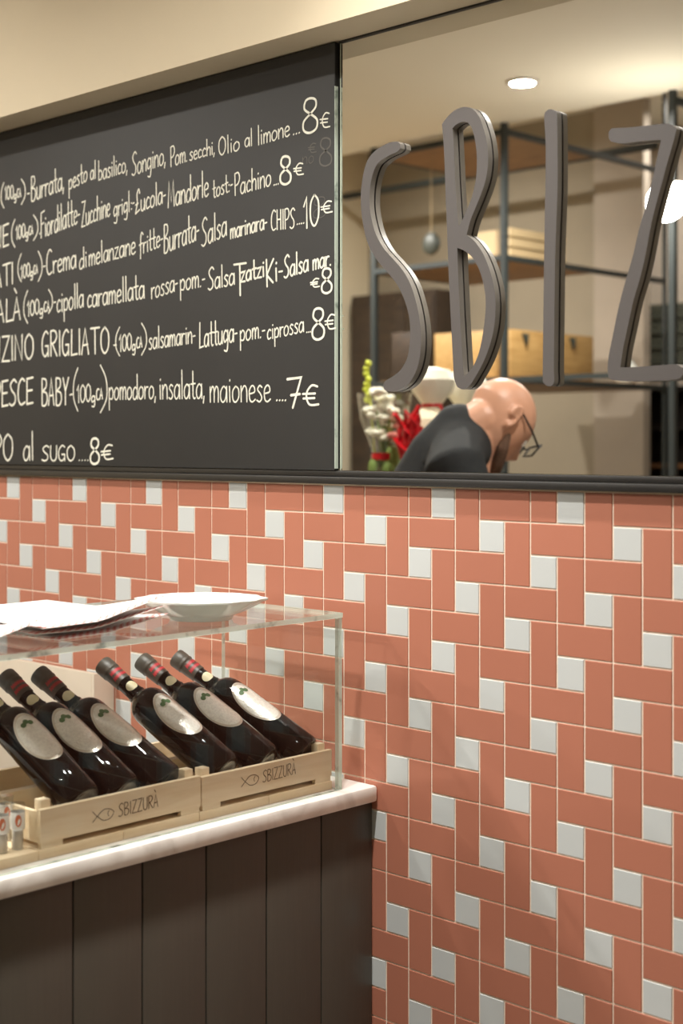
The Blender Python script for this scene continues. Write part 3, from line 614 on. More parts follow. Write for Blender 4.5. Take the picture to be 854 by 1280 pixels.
# ---------------------------------------------------------------- crates
def write_on_x(mb, text, y0, y1, z0, z1, H, sw, X):
    write(mb, text, lambda u, v: (y0+(y1-y0)*u, z0+(z1-z0)*u+v*H), sw, lambda u, v, off: (X+0.0003+off, u, v))
def crate(ya, yb, ztop, label, logo=True, lo=(0, 0)):
    """ya: wall side, yb: camera side"""
    yc = (ya+yb)/2
    root = empty('wine_crate', (-0.09, yc, ZT), label, 'crate', 'crates of bottles in the glass case')
    X1, X0 = 0.0455, -0.215; z0 = ZT+.0085
    P = lambda o: under(root, o)
    a, b_ = ya-.0006, yb+.0006
    # front board, lower edge cut away between the two feet
    f = MB(); f.box((X1-.009, b_, z0), (X1, a, ztop)); P(f.build('front_board', M['crate']))
    for y in (a-.038, b_+.002):
        P(box_obj('foot', (X1-.0088, y, ZT+.0003), (X1-.0006, y+.036, z0-.0002), M['crate']))
    for y in (a-.038, b_+.002):
        P(box_obj('foot', (X0+.0006, y, ZT+.0003), (X0+.0088, y+.036, z0-.0002), M['crate']))
    P(box_obj('back_board', (X0, b_, z0), (X0+.009, a, ztop), M['crate']))
    P(box_obj('end_board', (X0+.0092, a-.007, z0), (X1-.0092, a, ztop-.004), M['crate']))
    P(box_obj('end_board', (X0+.0092, b_, z0), (X1-.0092, b_+.007, ztop-.004), M['crate']))
    for x in (X0+.0094, X1-.0094-.016):
        for y in (a-.0072-.016, b_+.0072):
            P(box_obj('corner_post', (x, y, z0+.0065), (x+.016, y+.016, ztop+.011), M['crate'], bev=0.0008))
    n = 4; xa = X0+.0094; dx = (X1-X0-.0188)/n
    for k in range(n):
        P(box_obj('floor_slat', (xa+k*dx+.002, b_+.0072, z0), (xa+(k+1)*dx-.002, a-.0072, z0+.006), M['crate']))
    P(box_obj('cross_rest', (-0.078, b_+.0072+.0002, z0+.0062), (-0.062, a-.0074, 1.045), M['crate']))
    mb = MB()
    yl, zl = lo
    # fish outline: two arcs crossing at the tail
    fr = lambda u, v: (X1+0.0003, yl+u, zl+v)
    w_ = 0.0011
    ribbon(mb, catmull([(0, -.008), (.008, -.001), (.018, .0062), (.029, .0062), (.037, .0005), (.031, -.0075), (.019, -.0085), (.008, -.001), (0, .007)], 8), w_, fr)
    ribbon(mb, catmull([(.029, .004), (.0265, 0), (.028, -.004)], 4), w_*.9, lambda u, v: (X1+0.00035, yl+u, zl+v))
    write_on_x(mb, 'SBIZZUR\u00c0', yl+.045, yl+.120, zl-.0085, zl-.0065, .0185, .0013, X1)
    P(mb.build('burnt_lettering', M['crate_ink']))
    return root
crate(-0.0748, -0.3595, 1.0385, 'pale wooden crate with fish brand nearest the tiled wall, holding three dark bottles', lo=(-0.278, 1.0185))
crate(-0.361, -0.652, 1.0415, 'pale wooden crate with fish brand further from the wall, beside the tiny labelled bottles', lo=(-0.563, 1.0165))

# ---------------------------------------------------------------- bottles
BL = 0.297
def bottle(base, cap, label):
    base = Vector(base); cap = Vector(cap); ax = (cap-base).normalized()
    ref = Vector((0.25, -0.30, 1.0)); xv = (ref-ax*ref.dot(ax)).normalized(); yv = ax.cross(xv)
    mt = Matrix((xv, yv, ax)).transposed().to_4x4(); mt.translation = base
    root = empty('wine_bottle', (0, 0, 0), label, 'bottle', 'dark bottles leaning in the crates'); root.matrix_world = mt
    R = 0.0325
    prof = [(0, .006), (.018, .003), (.026, .0), (.0300, .001), (R, .006), (R, .05), (R, .12), (R, .168), (.0318, .176), (.0295, .184), (.0255, .1905), (.0205, .195), (.0165, .1985), (.0152, .202), (.0156, .2045), (.0147, .207), (.0137, .212), (.0133, .225), (.0132, .250), (.0132, .262), (0, .2622)]
    MB().lathe(prof, 40, close=False).build('glass_body', M['bottle'], root, sharp=60)
    MB().lathe([(.0134, .236), (.0146, .2365), (.0150, .252), (.0150, .262), (.0150, .2645), (.0163, .2655), (.0165, .268), (.0160, .2700), (.0160, .2715), (.0165, .273), (.0165, .286), (.0156, .2885), (0, .2890)], 32, close=False).build('capsule', M['capsule'], root, sharp=60)
    def patch(name, mat, zc, ang0, hz, ha, rr, n=12, ring=None, tilt=0):
        """elliptic patch wrapped on a cylinder of radius rr (ang half-width ha in rad)"""
        mb = MB(); vs = [(rr*math.cos(ang0), rr*math.sin(ang0), zc)]; fs = []
        K = 36; rings = (0.33, 0.66, 1.0)
        if ring: vs = []; rings = ring
        for q in rings:
            for k in range(K):
                t = 2*PI*k/K; a = ang0+ha*q*math.cos(t); z = zc+hz*q*math.sin(t)
                vs.append((rr*math.cos(a), rr*math.sin(a), z))
        o_ = 0 if ring else 1
        if not ring: fs += [(0, 1+k, 1+(k+1) % K) for k in range(K)]
        for i in range(len(rings)-1):
            fs += [(o_+i*K+k, o_+(i+1)*K+k, o_+(i+1)*K+(k+1) % K, o_+i*K+(k+1) % K) for k in range(K)]
        mb.add(vs, fs, 0, True); return mb.build(name, mat, root)
    lb = patch('label', M['label'], .118, 0, .050, .84, R+.0005)
    r_ = patch('label_rim', M['label_rim'], .118, 0, .050, .84, R+.0010, ring=(.90, 1.0)); r_.parent = lb
    g_ = MB()
    for k, (dz, da) in enumerate(((.150, -.02), (.146, .16), (.146, -.2))):
        vs = []; rr = R+.0011+.0001*k
        for q in range(10):
            t = 2*PI*q/10; vs.append((rr*math.cos(da+.13*math.cos(t)), rr*math.sin(da+.13*math.cos(t)), dz+.0045*math.sin(t)))
        g_.add(vs, [tuple(range(10))])
    # small leaf print plus rows of lettering-like strokes
    g_.build('leaf_print', M['leaf_ink'], lb)
    patch('neck_sticker', M['cream_ink'], .2175, -.25, .0088, .75, .01425)
    rb = MB(); RR = .01525
    for row, (zz, hh) in enumerate(((.2535, .0065), (.2430, .0065))):
        for c in range(7):
            a0 = -.95+c*.27-.15*row
            pts = catmull([(a0, zz), (a0+.07, zz+hh), (a0+.12, zz+.002), (a0+.2, zz+hh*.7), (a0+.25, zz)], 3)
            fr2 = lambda u, v: ((RR+.0003)*math.cos(u), (RR+.0003)*math.sin(u), v)
            # widths in angle and length differ: scale the angle axis
            P2 = [(u*RR, v) for u, v in pts]
            ribbon(rb, P2, .0017, lambda u, v: fr2(u/RR, v))
    rb.build('red_lettering', M['red_ink'], root)
    return root
bots = [((99, 1003), (-36, 848), 'dark bottle at the left edge of the photo, its neck out of frame'),
        ((151, 986), (4, 843), 'dark bottle second from the left, in the middle of the left crate'),
        ((203, 977), (42, 837), 'dark bottle third from the left, beside the inner side of the left crate'),
        ((277, 962), (124, 827), 'dark bottle fourth from the left, first in the crate nearest the wall'),
        ((328, 952), (171, 821), 'dark bottle in the middle of the crate nearest the wall'),
        ((377, 940), (211, 815), 'dark bottle nearest the tiled wall, rightmost of the row')]
for b_, c_, lab in bots:
    B3 = bp(b_[0]+5, b_[1]+6, 0, 0.0145); C3 = bp(*c_, 0, -0.228)
    B3.z = 1.0295; d = (C3-B3).normalized(); bottle(B3, B3+d*BL, lab)

# ---------------------------------------------------------------- glass display case
gc = empty('glass_case', (-0.08, -0.4, ZS), 'clear glass display case over the crates, with polished pale green edges', 'display case')
GY = -0.066; GE = -0.99
gl = MB(); T = 0.008
def pane(name, quad, n, t):
    """quad: 4 points of one face; thickness t along n; large faces clear, rims edge material"""
    n = Vector(n); A = [Vector(q) for q in quad]; Bv = [q+n*t for q in A]
    mb = MB(); mb.add(A+Bv, [(0, 1, 2, 3), (7, 6, 5, 4)], 0); mb.add(A+Bv, [(i, (i+1) % 4, (i+1) % 4+4, i+4) for i in range(4)], 1)
    return under(gc, mb.build(name, [M['glass'], M['glass_edge']]))
xf0, xf1 = 0.0605, 0.074   # front pane runs very slightly askew
ztop = 1.2675
nrm = Vector((xf1-xf0, 0, 0))
pane('front_pane', [(xf0, GY, ZS+.0005), (xf1, GE, ZS+.0005), (xf1, GE, ztop-T), (xf0, GY, ztop-T)], (-1, 0, 0), T)
pane('end_pane', [(xf0-T-.0003, GY, ZS+.0005), (-.235, GY, ZS+.0005), (-.235, GY, ztop-T), (xf0-T-.0003, GY, ztop-T)], (0, -1, 0), T)
pane('top_pane', [(xf0+.001, GY+.001, ztop-T+.0004), (xf1+.001, GE, ztop-T+.0004), (-.36, GE, ztop-T+.0004), (-.36, GY+.001, ztop-T+.0004)], (0, 0, 1), T)

# ---------------------------------------------------------------- plate
pc = Vector((-0.040, -0.288, ztop+.0006))
pl = empty('oval_plate', pc, 'oval white china dish with a scalloped rim, standing alone on the glass top', 'plate')
mb = MB(); n = 64; prof = [(0, .004), (.40, .004), (.44, .0), (.50, .0), (.53, .006), (.70, .012), (.86, .022), (1.0, .0285), (1.005, .031), (.985, .0315), (.84, .0255), (.66, .0155), (.45, .0085), (0, .0085)]
vs = []; fs = []
for r, z in prof:
    for k in range(n):
        a = 2*PI*k/n; sc_ = 1+(.025*math.cos(12*a) if r > .8 else 0)
        ext = 1+(.05*math.exp(-((math.sin(a))/.18)**2) if r > .8 else 0)
        vs.append((.100*r*sc_*ext*math.cos(a), .084*r*sc_*math.sin(a), z*1.1))
for i in range(len(prof)-1):
    for k in range(n): fs.append((i*n+k, i*n+(k+1) % n, (i+1)*n+(k+1) % n, (i+1)*n+k))
mb.add([Vector(v) for v in vs], fs, 0, True); o = mb.build('dish', M['porcelain'], pl); pl.rotation_euler = (0, 0, YAW)

# ---------------------------------------------------------------- paper placemats
def placemat(cx_, cy_, rot, z, lift, label, ph=0.0, curlc=(1, -1)):
    W_, H_ = .30, .225; nx, ny = 16, 12; mb = MB(); vs = []; fs = []
    for j in range(ny+1):
        for i in range(nx+1):
            u, v = i/nx, j/ny; x = (u-.5)*W_; y = (v-.5)*H_
            cu = max(0, (curlc[0]*(u-.5)+curlc[1]*(v-.5))-.45)
            hz = .0012*math.sin(u*5+ph)*math.cos(v*4+ph)+lift*cu
            vs.append((x, y, hz+.002))
    for j in range(ny):
        for i in range(nx):
            k = j*(nx+1)+i; fs.append((k, k+1, k+nx+2, k+nx+1))
    mb.add(vs, fs, 0, True); o = mb.build('paper_placemat', M['paper'])
    me = o.data; uv = me.uv_layers.new(name='UVMap')
    for lp in me.loops:
        c = me.vertices[lp.vertex_index].co; uv.data[lp.index].uv = (c.x/W_+.5, c.y/H_+.5)
    so = o.modifiers.new('thickness', 'SOLIDIFY'); so.thickness = .0010; so.offset = 1; me.materials.append(M['white_paper']); so.material_offset_rim = 1
    o.location = (cx_, cy_, z); o.rotation_euler = (0, 0, rot)
    tag(o, label, 'placemat', 'paper placemats on the glass top'); return o
zt = ztop+.001
placemat(-.142, -.512, math.radians(-3), zt+.010, .04, 'white paper placemat with red gingham border, middle sheet of the pile beside the plate', 1.9, (1, 1))
placemat(-.150, -.505, math.radians(7), zt, .03, 'white paper placemat with red gingham border, lowest sheet of the pile beside the plate', .9, (1, 1))
placemat(-.135, -.520, math.radians(2), zt+.020, .05, 'white paper placemat with red gingham border, topmost and nearest the plate', .4, (1, 1))
placemat(-.125, -.745, math.radians(5), zt+.0055, .05, 'white paper placemat with red gingham border, at the left edge of the photo', 1.4, (1, 1))

# ---------------------------------------------------------------- beige panel, paper and tiny bottles inside
pn = empty('beige_panel', (-0.9, -0.03, ZS), 'beige metal panel standing against the tiles behind the bottles', 'panel')
under(pn, box_obj('face_plate', (-1.35, -0.052, ZS-.30), (-0.662, -0.040, 1.0845), M['panel'], bev=0.001))
under(pn, box_obj('edge_strip', (-0.6615, -0.052, ZS-.30), (-0.652, -0.0015, 1.0845), M['panel'], bev=0.001))
bx = MB(); 
o = MB().box((-.055, -.045, 0), (.055, .045, .14)).build('white_card_box', M['white_paper']); o.location = (-0.345, -0.60, ZS+.0003); o.rotation_euler = (0, 0, .5)
tag(o, 'plain white card box half hidden behind the leftmost bottles', 'box')

def mini(px, py, label):
    p = bp(px, py, 2, ZT)
    root = empty('mini_bottle', (p.x, p.y, ZT+.0003), label, 'small bottle', 'tiny clear bottles left of the crates')
    MB().lathe([(.0078, 0), (.0085, .001), (.0085, .026), (.0100, .0275), (.0100, .062), (.0092, .0635)], 24).build('clear_tube', M['clear_plastic'], root, sharp=60)
    MB().lathe([(.0070, .001), (.0075, .0015), (.0075, .0255), (.0070, .026)], 20).build('white_contents', M['salt'], root, sharp=60)
    MB().lathe([(.0103, .0285), (.0103, .052)], 24, close=False).build('paper_label', M['white_paper'], root)
    d = (CAM-p); a0 = math.atan2(d.y, d.x)+.1; vs = []
    for q in range(20):
        t = 2*PI*q/20; a = a0+.42*math.cos(t); vs.append((.0106*math.cos(a), .0106*math.sin(a), .041+.0085*math.sin(t)))
    MB().add(vs, [tuple(range(20))]).build('orange_oval', M['orange_ink'], root)
    return root
mini(22, 1061, 'tiny clear bottle with an orange oval label, nearest the left crate')
mini(2, 1066, 'tiny clear bottle with an orange oval label, cut by the left edge of the photo')
mini(8, 1050, 'tiny clear bottle standing behind the other two tiny bottles')

# ================================================================ CEILING LAMPS
for i, (x, y, W_, deg, bl, lab) in enumerate(LAMPS):
    root = empty('ceiling_downlight', (x, y, ZC if y > YE else ZC2), lab, 'ceiling light', 'recessed ceiling downlights')
    MB().lathe([(.047, -.0105), (.047, -.0005), (.062, -.0005), (.062, -.006), (.057, -.0105), (.047, -.0105)], 40, close=False).build('ring', M['white_metal'], root)
    MB().lathe([(.0465, -.0075), (.0465, -.002)], 32).build('diffuser', M['lamp'], root)
    ld = bpy.data.lights.new('downlight_beam', 'AREA'); ld.shape = 'DISK'; ld.size = .088; ld.energy = W_/4; ld.color = LAMP_COL; ld.spread = math.radians(deg)
    lo = bpy.data.objects.new('downlight_beam', ld); link(lo, root, (0, 0, -.0085))

# ================================================================ WHAT THE MIRROR SHOWS (built where it really stands, on the camera's side)
# rear wall (faces the mirror)
rw = empty('wall_front', (0, 0, 0), kind='structure')
box_obj('taupe_plaster', (XL, -4.62, 0), (-2.24-.30, -4.56, ZC2), M['grey_wall'], rw)
box_obj('pier', (-2.24-.2998, -4.56, 0), (-2.24, -4.50, ZC2), M['taupe_light'], rw)
box_obj('white_plaster', (XL, YB-.1, 0), (XR, YB, ZC2), M['white_wall'], rw)
# shutter of slats on the white wall
YW = YB+.0005
sh = empty('slatted_shutter', (-1.6, YW, 1.9), 'grey-green slatted shutter on the white wall, seen in the mirror behind the letter Z', 'shutter')
for k in range(9):
    under(sh, box_obj('slat', (-3.4, YW, 1.95+k*.042), (-0.6, YW+.020+.008*(k % 2), 1.95+k*.042+.038), M['shutter']))
sb = empty('dark_bookcase', (-1.6, YW, 0), 'dark wooden bookcase low on the white wall, seen at the right edge of the mirror', 'bookcase')
under(sb, box_obj('back', (-3.4, YW, 0), (-.5, YW+.015, 1.86), M['bookcase_wood']))
for z in (0.0, .4, .8, 1.15, 1.42, 1.63, 1.84): under(sb, box_obj('shelf_board', (-3.4, YW+.0153, z), (-.5, YW+.22, z+.022), M['mid_wood'] if z in (1.42,) else M['bookcase_wood']))
o = box_obj('storage_box', (-2.3, YW+.02, 1.4425), (-1.5, YW+.20, 1.55), M['mid_wood'], bev=.003); tag(o, 'brown wooden box on a shelf of the dark bookcase', 'box')
# globe lamp clipped to the shelving
gp = vat(848, 246, 5.36)
gl_ = empty('globe_lamp', gp, 'bright round glowing lamp reflected at the right edge of the mirror', 'lamp')
MB().ball((0, 0, 0), .055, 24, 16).build('globe', M['bulb'], gl_)
MB().tube([(0, -.052, 0), (0, -3.019-gp.y, 0)], .006, 8).build('bracket', M['white_metal'], gl_)
pd = bpy.data.lights.new('globe_glow', 'POINT'); pd.energy = 12; pd.color = (1, .94, .86); pd.shadow_soft_size = .07
link(bpy.data.objects.new('globe_glow', pd), gl_, (0, .08, -.03))

# steel and wood shelving hung between floor and ceiling edge
t = .020; PX = (-2.74, -1.996, -1.187); PY = (-3.04, -4.30)
su = empty('steel_shelving', (-2.0, -3.6, 0), 'tall black steel shelving with brown wooden shelves, seen in the mirror behind the letters', 'shelving')
for x, y in [(x, PY[0]) for x in PX]+[(PX[1], PY[1])]:
    t = .0125 if y > YE else .008
    under(su, box_obj('post', (x-t, y-t, 0.0), (x+t, y+t, (ZC if y > YE+.03 else ZC2)-.001), M['shelf_metal']))
t = .0130
for li, z in enumerate((2.864, 2.335, 1.82, 1.30, .85, .35)):
    for pi_, x in enumerate(PX):
        if pi_ == 2 and li == 1: continue
        under(su, box_obj('side_rail', (x-.014, (PY[1] if pi_ == 1 else -3.72)+t+.0005, z-.011), (x+.014, PY[0]-t-.0005, z+.011), M['shelf_metal']))
    for a_, b__ in ((PX[0], PX[1]), (PX[1], PX[2])):
        if (b__ == PX[2] and li != 2): continue
        under(su, box_obj('front_rail', (a_+t+.0005, PY[0]-.014, z-.011), (b__-t-.0005, PY[0]+.014, z+.011), M['shelf_metal']))
    if li != 2: under(su, box_obj('shelf_board', (PX[0]+.0145, -3.71, z-.010), (PX[1]-.0145, PY[0]-.0145, z+.015), M['shelf_wood']))
    else: under(su, box_obj('shelf_board', (PX[0]+.0145, -4.26, z-.010), (PX[1]-.0145, PY[0]-.0145, z+.015), M['shelf_wood']))
# things on the shelving
zs = 1.8355
wb = empty('wine_box', (-2.2, -3.4, zs), 'pale pine wine box on the third shelf of the steel shelving', 'wooden box')
under(wb, box_obj('box_body', (-2.45, -3.74, zs), (-2.025, -3.12, zs+.205), M['wine_box'], bev=.003))
for y in (-3.57, -3.22):
    under(wb, MB().tube([(-2.020, y-.014, zs+.185), (-2.016, y, zs+.145), (-2.020, y+.014, zs+.185)], .008, 8).build('rope_handle', M['dark_disc']))
zs2 = 2.3505
ws = empty('slatted_box', (-2.2, -3.3, zs2), 'rough pale slatted wooden box on the second shelf of the steel shelving', 'wooden box')
for k in range(3): under(ws, box_obj('slat', (-2.04, -3.52, zs2+.0002+k*.044), (-2.025, -3.12, zs2+k*.044+.034), M['tan']))
under(ws, box_obj('box_core', (-2.30, -3.515, zs2), (-2.0405, -3.125, zs2+.12), M['tan']))
db = box_obj('dark_chest', (-2.70, -3.50, zs), (-2.48, -3.10, zs+.22), M['dark_wood'], bev=.003); tag(db, 'small dark wooden chest beside the pine wine box on the shelving', 'chest')
jp = Vector((-2.11, -4.14, zs))
jg = empty('white_jug', jp, 'small white rounded jug at the far end of the third shelf', 'jug')
MB().lathe([(.03, 0), (.045, .01), (.06, .045), (.052, .085), (.035, .105), (.038, .118), (.033, .118), (.03, .105)], 24).build('jug_body', M['porcelain'], jg)
MB().tube([(-.03, -.035, .105), (-.05, -.06, .09), (-.05, -.065, .06), (-.038, -.05, .035)], .006, 8).build('handle', M['porcelain'], jg)
cd = MB().tube([(-4.1, -4.25, 2.99), (-2.02, -4.25, 2.99)], .020, 12).build('steel_rod', M['shelf_metal']); tag(cd, 'dark horizontal rod along the upper rear wall, seen in the mirror beside the letter S', 'rod')
hp = vat(540, 305, 6.5)
hd = empty('hanging_disc', (hp.x, hp.y, hp.z), 'small round dark disc hanging by a cord below the top shelf', 'ornament')
MB().ball((0, 0, 0), .052, 20, 12, sc3=(1, .35, 1)).build('disc', M['dark_disc'], hd)
MB().tube([(0, 0, .05), (0, 0, 2.852-hp.z)], .002, 6).build('cord', M['tan'], hd)
# tall dark cabinet
cb = empty('tall_dark_cabinet', (-3.8, -4.3, 0), 'tall dark cabinet against the rear wall, reflected beside the blackboard', 'cabinet')
under(cb, box_obj('cabinet_body', (-4.15, -4.555, 0), (-3.50, -4.36, 2.42), M['dark_wood'], bev=.004))
for k in range(3): under(cb, box_obj('door', (-4.14+k*.212, -4.3595, .1), (-4.14+k*.212+.205, -4.345, 2.39), M['dark_wood'], bev=.003))

# back counter that carries the wrapped gifts
bc = empty('back_counter', (-1.2, -1.45, 0), 'dark work counter behind the person, under the wrapped bouquets', 'counter')
under(bc, box_obj('cabinet_body', (-1.62, -1.74, 0), (-.86, -1.40, 1.385), M['dark_wood'], bev=.003))
under(bc, box_obj('top', (-1.64, -1.76, 1.3853), (-.85, -1.39, 1.405), M['black_metal'], bev=.002))
ZB = 1.4054
def blossoms(pts, r, mats, name='blossoms'):
    mb = MB()
    for p in pts:
        for k in range(5):
            a = 2*PI*k/5+random.random(); q = Vector(p)+Vector((math.cos(a), math.sin(a), random.uniform(-.3, .6)))*r*.6
            mb.ball(q, r*random.uniform(.55, .8), 8, 6, sc3=(1, 1, .7))
        mb.ball(p, r*.6, 8, 6)
    return mb
def bouquet(px, Z, label, kind):
    p = vat(px, 560, Z); p.z = ZB
    root = empty('wrapped_bouquet' if kind != 'gift' else 'wrapped_gift', p, label, 'bouquet' if kind != 'gift' else 'gift')
    rnd = random.Random(px)
    if kind == 'flowers':
        MB().lathe([(.05, 0), (.052, .01), (.035, .10), (.04, .13), (.075, .22), (.085, .30)], 20, close=False).build('cellophane', M['cello'], root)
        st = MB()
        for k in range(12):
            a = rnd.random()*6.28; r0 = .02*rnd.random(); r1 = .05*rnd.random()
            st.tube([(r0*math.cos(a), r0*math.sin(a), .01), (r0*math.cos(a), r0*math.sin(a), .12), (r1*math.cos(a), r1*math.sin(a), .24)], .004, 6)
        for k in range(10):
            a = rnd.random()*6.28; st.ball((.03*math.cos(a), .03*math.sin(a), .04+.07*rnd.random()), .022, 8, 6, sc3=(1, 1, 1.6))
        st.build('stems', M['stem'], root)
        blossoms([(.05*math.cos(a)*q, .05*math.sin(a)*q, .14+.16*rnd.random()) for a, q in [(rnd.random()*6.28, rnd.random()) for _ in range(16)]], .022, None).build('blossoms', M['petal'], root)
        blossoms([(.035, -.03, .20), (.045, .01, .17)], .018, None).build('pink_blossoms', M['petal_pink'], root)
        lm = MB()
        for k in range(8): lm.ball((-.055+.006*math.sin(k*2), .02, .28+k*.016), .010, 8, 6)
        lm.tube([(-.03, .01, .1), (-.055, .02, .40)], .004, 6); lm.build('green_spike', M['lime'], root)
        MB().lathe([(.037, .095), (.041, .10), (.041, .112), (.038, .118)], 20, close=False).build('ribbon', M['ribbon'], root)
    elif kind == 'red':
        rb = MB()
        for k in range(16):
            a = rnd.random()*6.28; h = .08+.16*rnd.random()
            pts = [(.004*math.cos(a), .004*math.sin(a), .02+h*.2), (.035*math.cos(a), .03*math.sin(a), h), (.04*math.cos(a+1), .04*math.sin(a+1), h+.04), (.012*math.cos(a+2), .012*math.sin(a+2), h-.02)]
            rb.tube([Vector(q) for q in pts], .008, 6)
        rb.tube([(0, 0, .024), (0, 0, .18)], .022, 8)
        rb.build('ribbon_loops', M['ribbon'], root)
    else:
        MB().lathe([(.065, 0), (.072, .01), (.070, .12), (.060, .17), (.030, .195), (.022, .205)], 20).build('paper_wrap', M['cream_paper'], root)
        MB().lathe([(.024, .20), (.058, .235), (.066, .262), (.050, .285), (.012, .292)], 9).build('gathered_top', M['petal'], root)
        MB().lathe([(.027, .196), (.031, .201), (.027, .208)], 16, close=False).build('ribbon', M['ribbon'], root)
        for s_ in (-1, 1):
            MB().tube([(.03*s_, 0, .20), (.062*s_, -.005, .15), (.073*s_, 0, .07), (.073*s_, 0, .01)], .005, 6).build('ribbon_tail', M['ribbon'], root)
    if kind == 'gift': root.scale = (1.1, 1.1, 1.30)
    return root
bouquet(482, 4.42, 'bouquet of white flowers in cellophane tied with a red ribbon, leftmost in the mirror', 'flowers')
bouquet(512, 4.30, 'bunch of shiny red ribbon loops between the flowers and the cream parcel', 'red')
bouquet(541, 4.42, 'cream paper parcel with gathered white top and red ribbon, next to the red loops', 'gift')
bouquet(582, 4.62, 'cream paper parcel with gathered white top, half hidden behind the letter B', 'gift')

o = empty('prep_table', (-.3, -1.5, 0), 'dark work table at the end of the counter where the person bends', 'table')
under(o, box_obj('table_top', (-.52, -2.1, .86), (.1, -1.34, .90), M['dark_wood'], bev=.004))
for x in (-.48, .02):
    for y in (-2.06, -1.42): under(o, box_obj('leg', (x, y, 0), (x+.04, y+.04, .8598), M['dark_wood']))

# ---------------------------------------------------------------- the person
def remesh_obj(mb, name, mat, parent, vox, smooth=4):
    o = mb.build(name, mat, parent)
    for p in o.data.polygons: p.use_smooth = True
    r = o.modifiers.new('remesh', 'REMESH'); r.mode = 'VOXEL'; r.voxel_size = vox; r.use_smooth_shade = True
    s_ = o.modifiers.new('smooth', 'SMOOTH'); s_.factor = .5; s_.iterations = smooth
    return o
ZP = 3.75
head_c = vat(628, 520, ZP)
per = empty('person', (head_c.x, head_c.y+.1, 0), 'bald person in glasses and a dark jacket bending forward, seen in the mirror', 'person')
hw = Vector((.25, -.97, 0)).normalized()             # heading
pit = math.radians(48)
hf = (hw*math.cos(pit)-UP*math.sin(pit)).normalized()  # face direction
hl = UP.cross(hw).normalized()                          # person's left
hu = hf.cross(hl).normalized()
if hu.z < 0: hu = -hu
hf0, hl0, hu0 = hf.copy(), hl.copy(), hu.copy()
def H(a, b_, c): return head_c+hf0*a+hl0*b_+hu0*c         # forward, left, up in head space
head = MB(); vs = []; fs = []; NS, NR = 40, 28
for i in range(NR+1):
    th = PI*i/NR
    for k in range(NS):
        a = 2*PI*k/NS; x = math.sin(th)*math.cos(a); y = math.sin(th)*math.sin(a); z = math.cos(th)
        X = .098*x; Y = .077*y; Zz = .100*z
        if z < 0:
            q = -z
            Zz = -.128*q
            Y *= 1-.30*q*q
            if x > 0: X = X*(1-.05*q)+.018*q
            else: X *= 1-.55*q
        X += .026*math.exp(-((Y/.014)**2)-((Zz+.040)/.022)**2)*(1 if x > 0 else 0)      # nose
        X -= .008*math.exp(-(((abs(Y)-.032)/.016)**2)-((Zz+.012)/.014)**2)*(1 if x > 0 else 0)  # eye sockets
        X += .006*math.exp(-((Y/.05)**2)-((Zz-.008)/.012)**2)*(1 if x > 0 else 0)       # brow
        X += .005*math.exp(-((Y/.024)**2)-((Zz+.078)/.010)**2)*(1 if x > 0 else 0)      # lips
        X += .008*math.exp(-((Y/.024)**2)-((Zz+.112)/.014)**2)*(1 if x > 0 else 0)      # chin
        vs.append(H(X, Y, Zz))
for i in range(NR):
    for k in range(NS): fs.append((i*NS+k, (i+1)*NS+k, (i+1)*NS+(k+1) % NS, i*NS+(k+1) % NS))
body = MB(); body.add(vs, fs, 0, True)
for s_ in (-1, 1):
    body.tube([H(-.006, .076*s_, -.045), H(.0, .082*s_, -.03), H(-.004, .090*s_, -.008), H(-.014, .092*s_, .012), H(-.026, .088*s_, .006), H(-.022, .080*s_, -.018)], [.008, .007, .006, .007, .007, .006], 8)
neck_base = vat(580, 540, ZP-.03)
body.tube([H(-.03, 0, -.05), H(-.045, 0, -.09)*.5+neck_base*.5, neck_base], [.058, .056, .068], 16)
hw = Vector((.717, -.697, 0)).normalized(); hl = UP.cross(hw)
chest = neck_base-hw*.06+Vector((0, 0, -.17)); belly = chest-hw*.11+Vector((0, 0, -.24)); hip = belly-hw*.03+Vector((0, 0, -.16))
body.tube([neck_base-UP*.03, chest, belly, hip], [.085, .125, .115, .12], 16)
jack = MB(); jack.tube([neck_base+UP*.002-hw*.01, neck_base-UP*.045-hw*.035, chest, belly, hip+UP*.04], [.074, .098, .140, .138, .142], 20)
tro = MB()
shl = {}
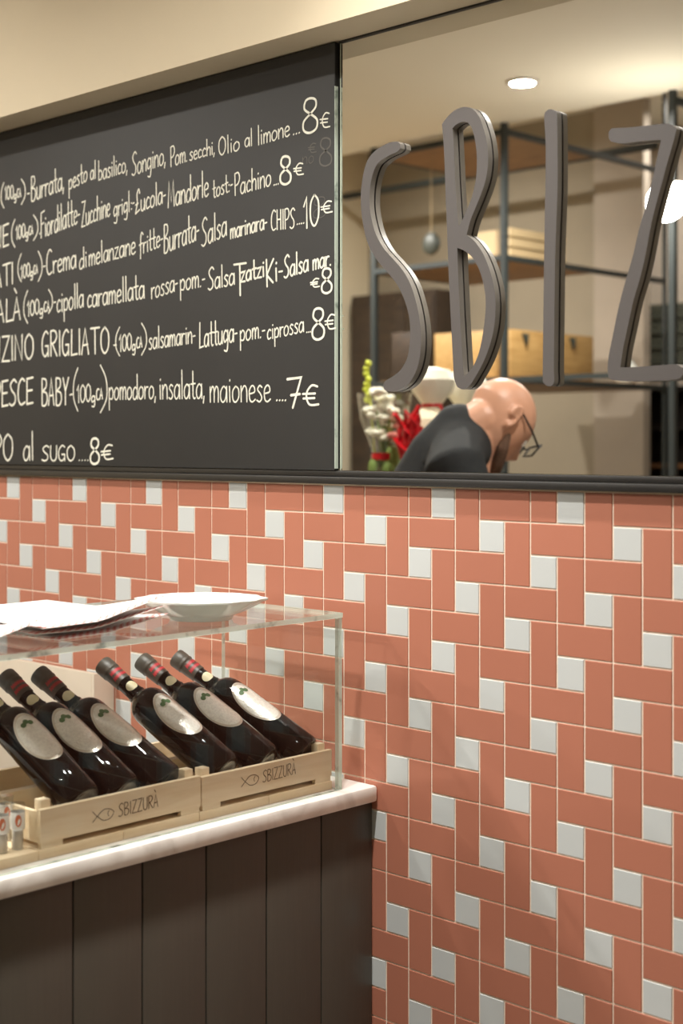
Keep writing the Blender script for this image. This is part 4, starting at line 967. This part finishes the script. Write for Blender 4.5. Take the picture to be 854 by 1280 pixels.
for s_ in (-1, 1):
    sh_ = neck_base-UP*.085+hl*.165*s_-hw*.035
    el = sh_+hw*.10-UP*.27+hl*.05*s_; wr = el+hw*.23-UP*.06-hl*.06*s_
    body.tube([neck_base-UP*.05+hl*.04*s_, sh_, el, wr], [.06, .055, .040, .026], 12)
    jack.tube([neck_base-UP*.045-hw*.01+hl*.03*s_, sh_, el, el.lerp(wr, .7)], [.085, .078, .058, .048], 14)
    # hand
    pd_ = (wr-el).normalized(); side = hl*s_; palm = wr+pd_*.05
    body.tube([wr, wr+pd_*.03, wr+pd_*.075], [.026, .030, .030], 10)
    for fi in range(4):
        off = side*(.027-.018*fi); L_ = (.07, .08, .075, .06)[fi]
        p0 = wr+pd_*.085+off; p1 = p0+pd_*L_*.5-UP*.012; p2 = p1+pd_*L_*.25-UP*.028
        body.tube([p0-pd_*.02, p0, p1, p2], [.010, .0095, .0085, .0075], 8)
    tb = wr+pd_*.035-side*.028
    body.tube([tb, tb+pd_*.03-side*.02, tb+pd_*.055-side*.022-UP*.012], [.012, .011, .009], 8)
    hj = hip+hl*.09*s_-UP*.04; kn = hj+hw*.06-UP*.40; an = Vector((kn.x, kn.y, .09))-hw*.05
    body.tube([hj, kn, an], [.085, .055, .038], 12)
    body.tube([an-UP*.02, an+hw*.10-UP*.045, an+hw*.17-UP*.055], [.04, .035, .028], 10)
    tro.tube([hip+UP*.02+hl*.05*s_, hj, kn, an+UP*.02], [.135, .105, .075, .06], 14)
remesh_obj(body, 'body', M['skin'], None, .0055, 3)
bo = bpy.data.objects['body']; under(per, bo)
under(per, remesh_obj(jack, 'jacket', M['jacket'], None, .010, 6))
under(per, remesh_obj(tro, 'trousers', M['trousers'], None, .012, 5))
# beard: thin shell over jaw
bb = MB()
for s_ in (-1, 1): bb.tube([H(.02, .062*s_, -.055), H(.035, .058*s_, -.085), H(.065, .038*s_, -.115), H(.088, .010*s_, -.130)], [.010, .016, .018, .018], 8)
M['beard'] = simple('brown_stubble', (96, 70, 54), .9, noise=.2, nscale=200)
under(per, remesh_obj(bb, 'beard', M['beard'], None, .005, 3))
for s_ in (-1, 1):
    e = MB(); e.ball(H(.078, .032*s_, -.012), .012, 12, 8); under(per, e.build('eye', M['white_paper']))
    e = MB(); e.ball(H(.0845, .032*s_, -.012), .0062, 10, 6); under(per, e.build('iris', M['specs']))
gs = empty('glasses', (0, 0, 0)); under(per, gs); gs.location = (0, 0, 0)
fr_ = MB()
for s_ in (-1, 1):
    fr_.tube([H(-.012, .083*s_, .008), H(.05, .080*s_, .002), H(.108, .068*s_, -.004)], .0028, 8)
    rim = [H(.110, .066*s_, .008), H(.118, .012*s_, .008), H(.120, .014*s_, -.024), H(.112, .060*s_, -.030), H(.108, .067*s_, -.012), H(.110, .066*s_, .008)]
    fr_.tube(rim, .0026, 8)
fr_.tube([H(.118, -.013, .002), H(.122, 0, .005), H(.118, .013, .002)], .0024, 8)
o = fr_.build('frame', M['specs']); o.parent = gs
for s_ in (-1, 1):
    o = MB().add([H(.111, .065*s_, .007), H(.118, .013*s_, .007), H(.119, .015*s_, -.023), H(.112, .059*s_, -.029)], [(0, 1, 2, 3)]).build('lens', M['lens']); o.parent = gs
print('objects', len(bpy.data.objects))
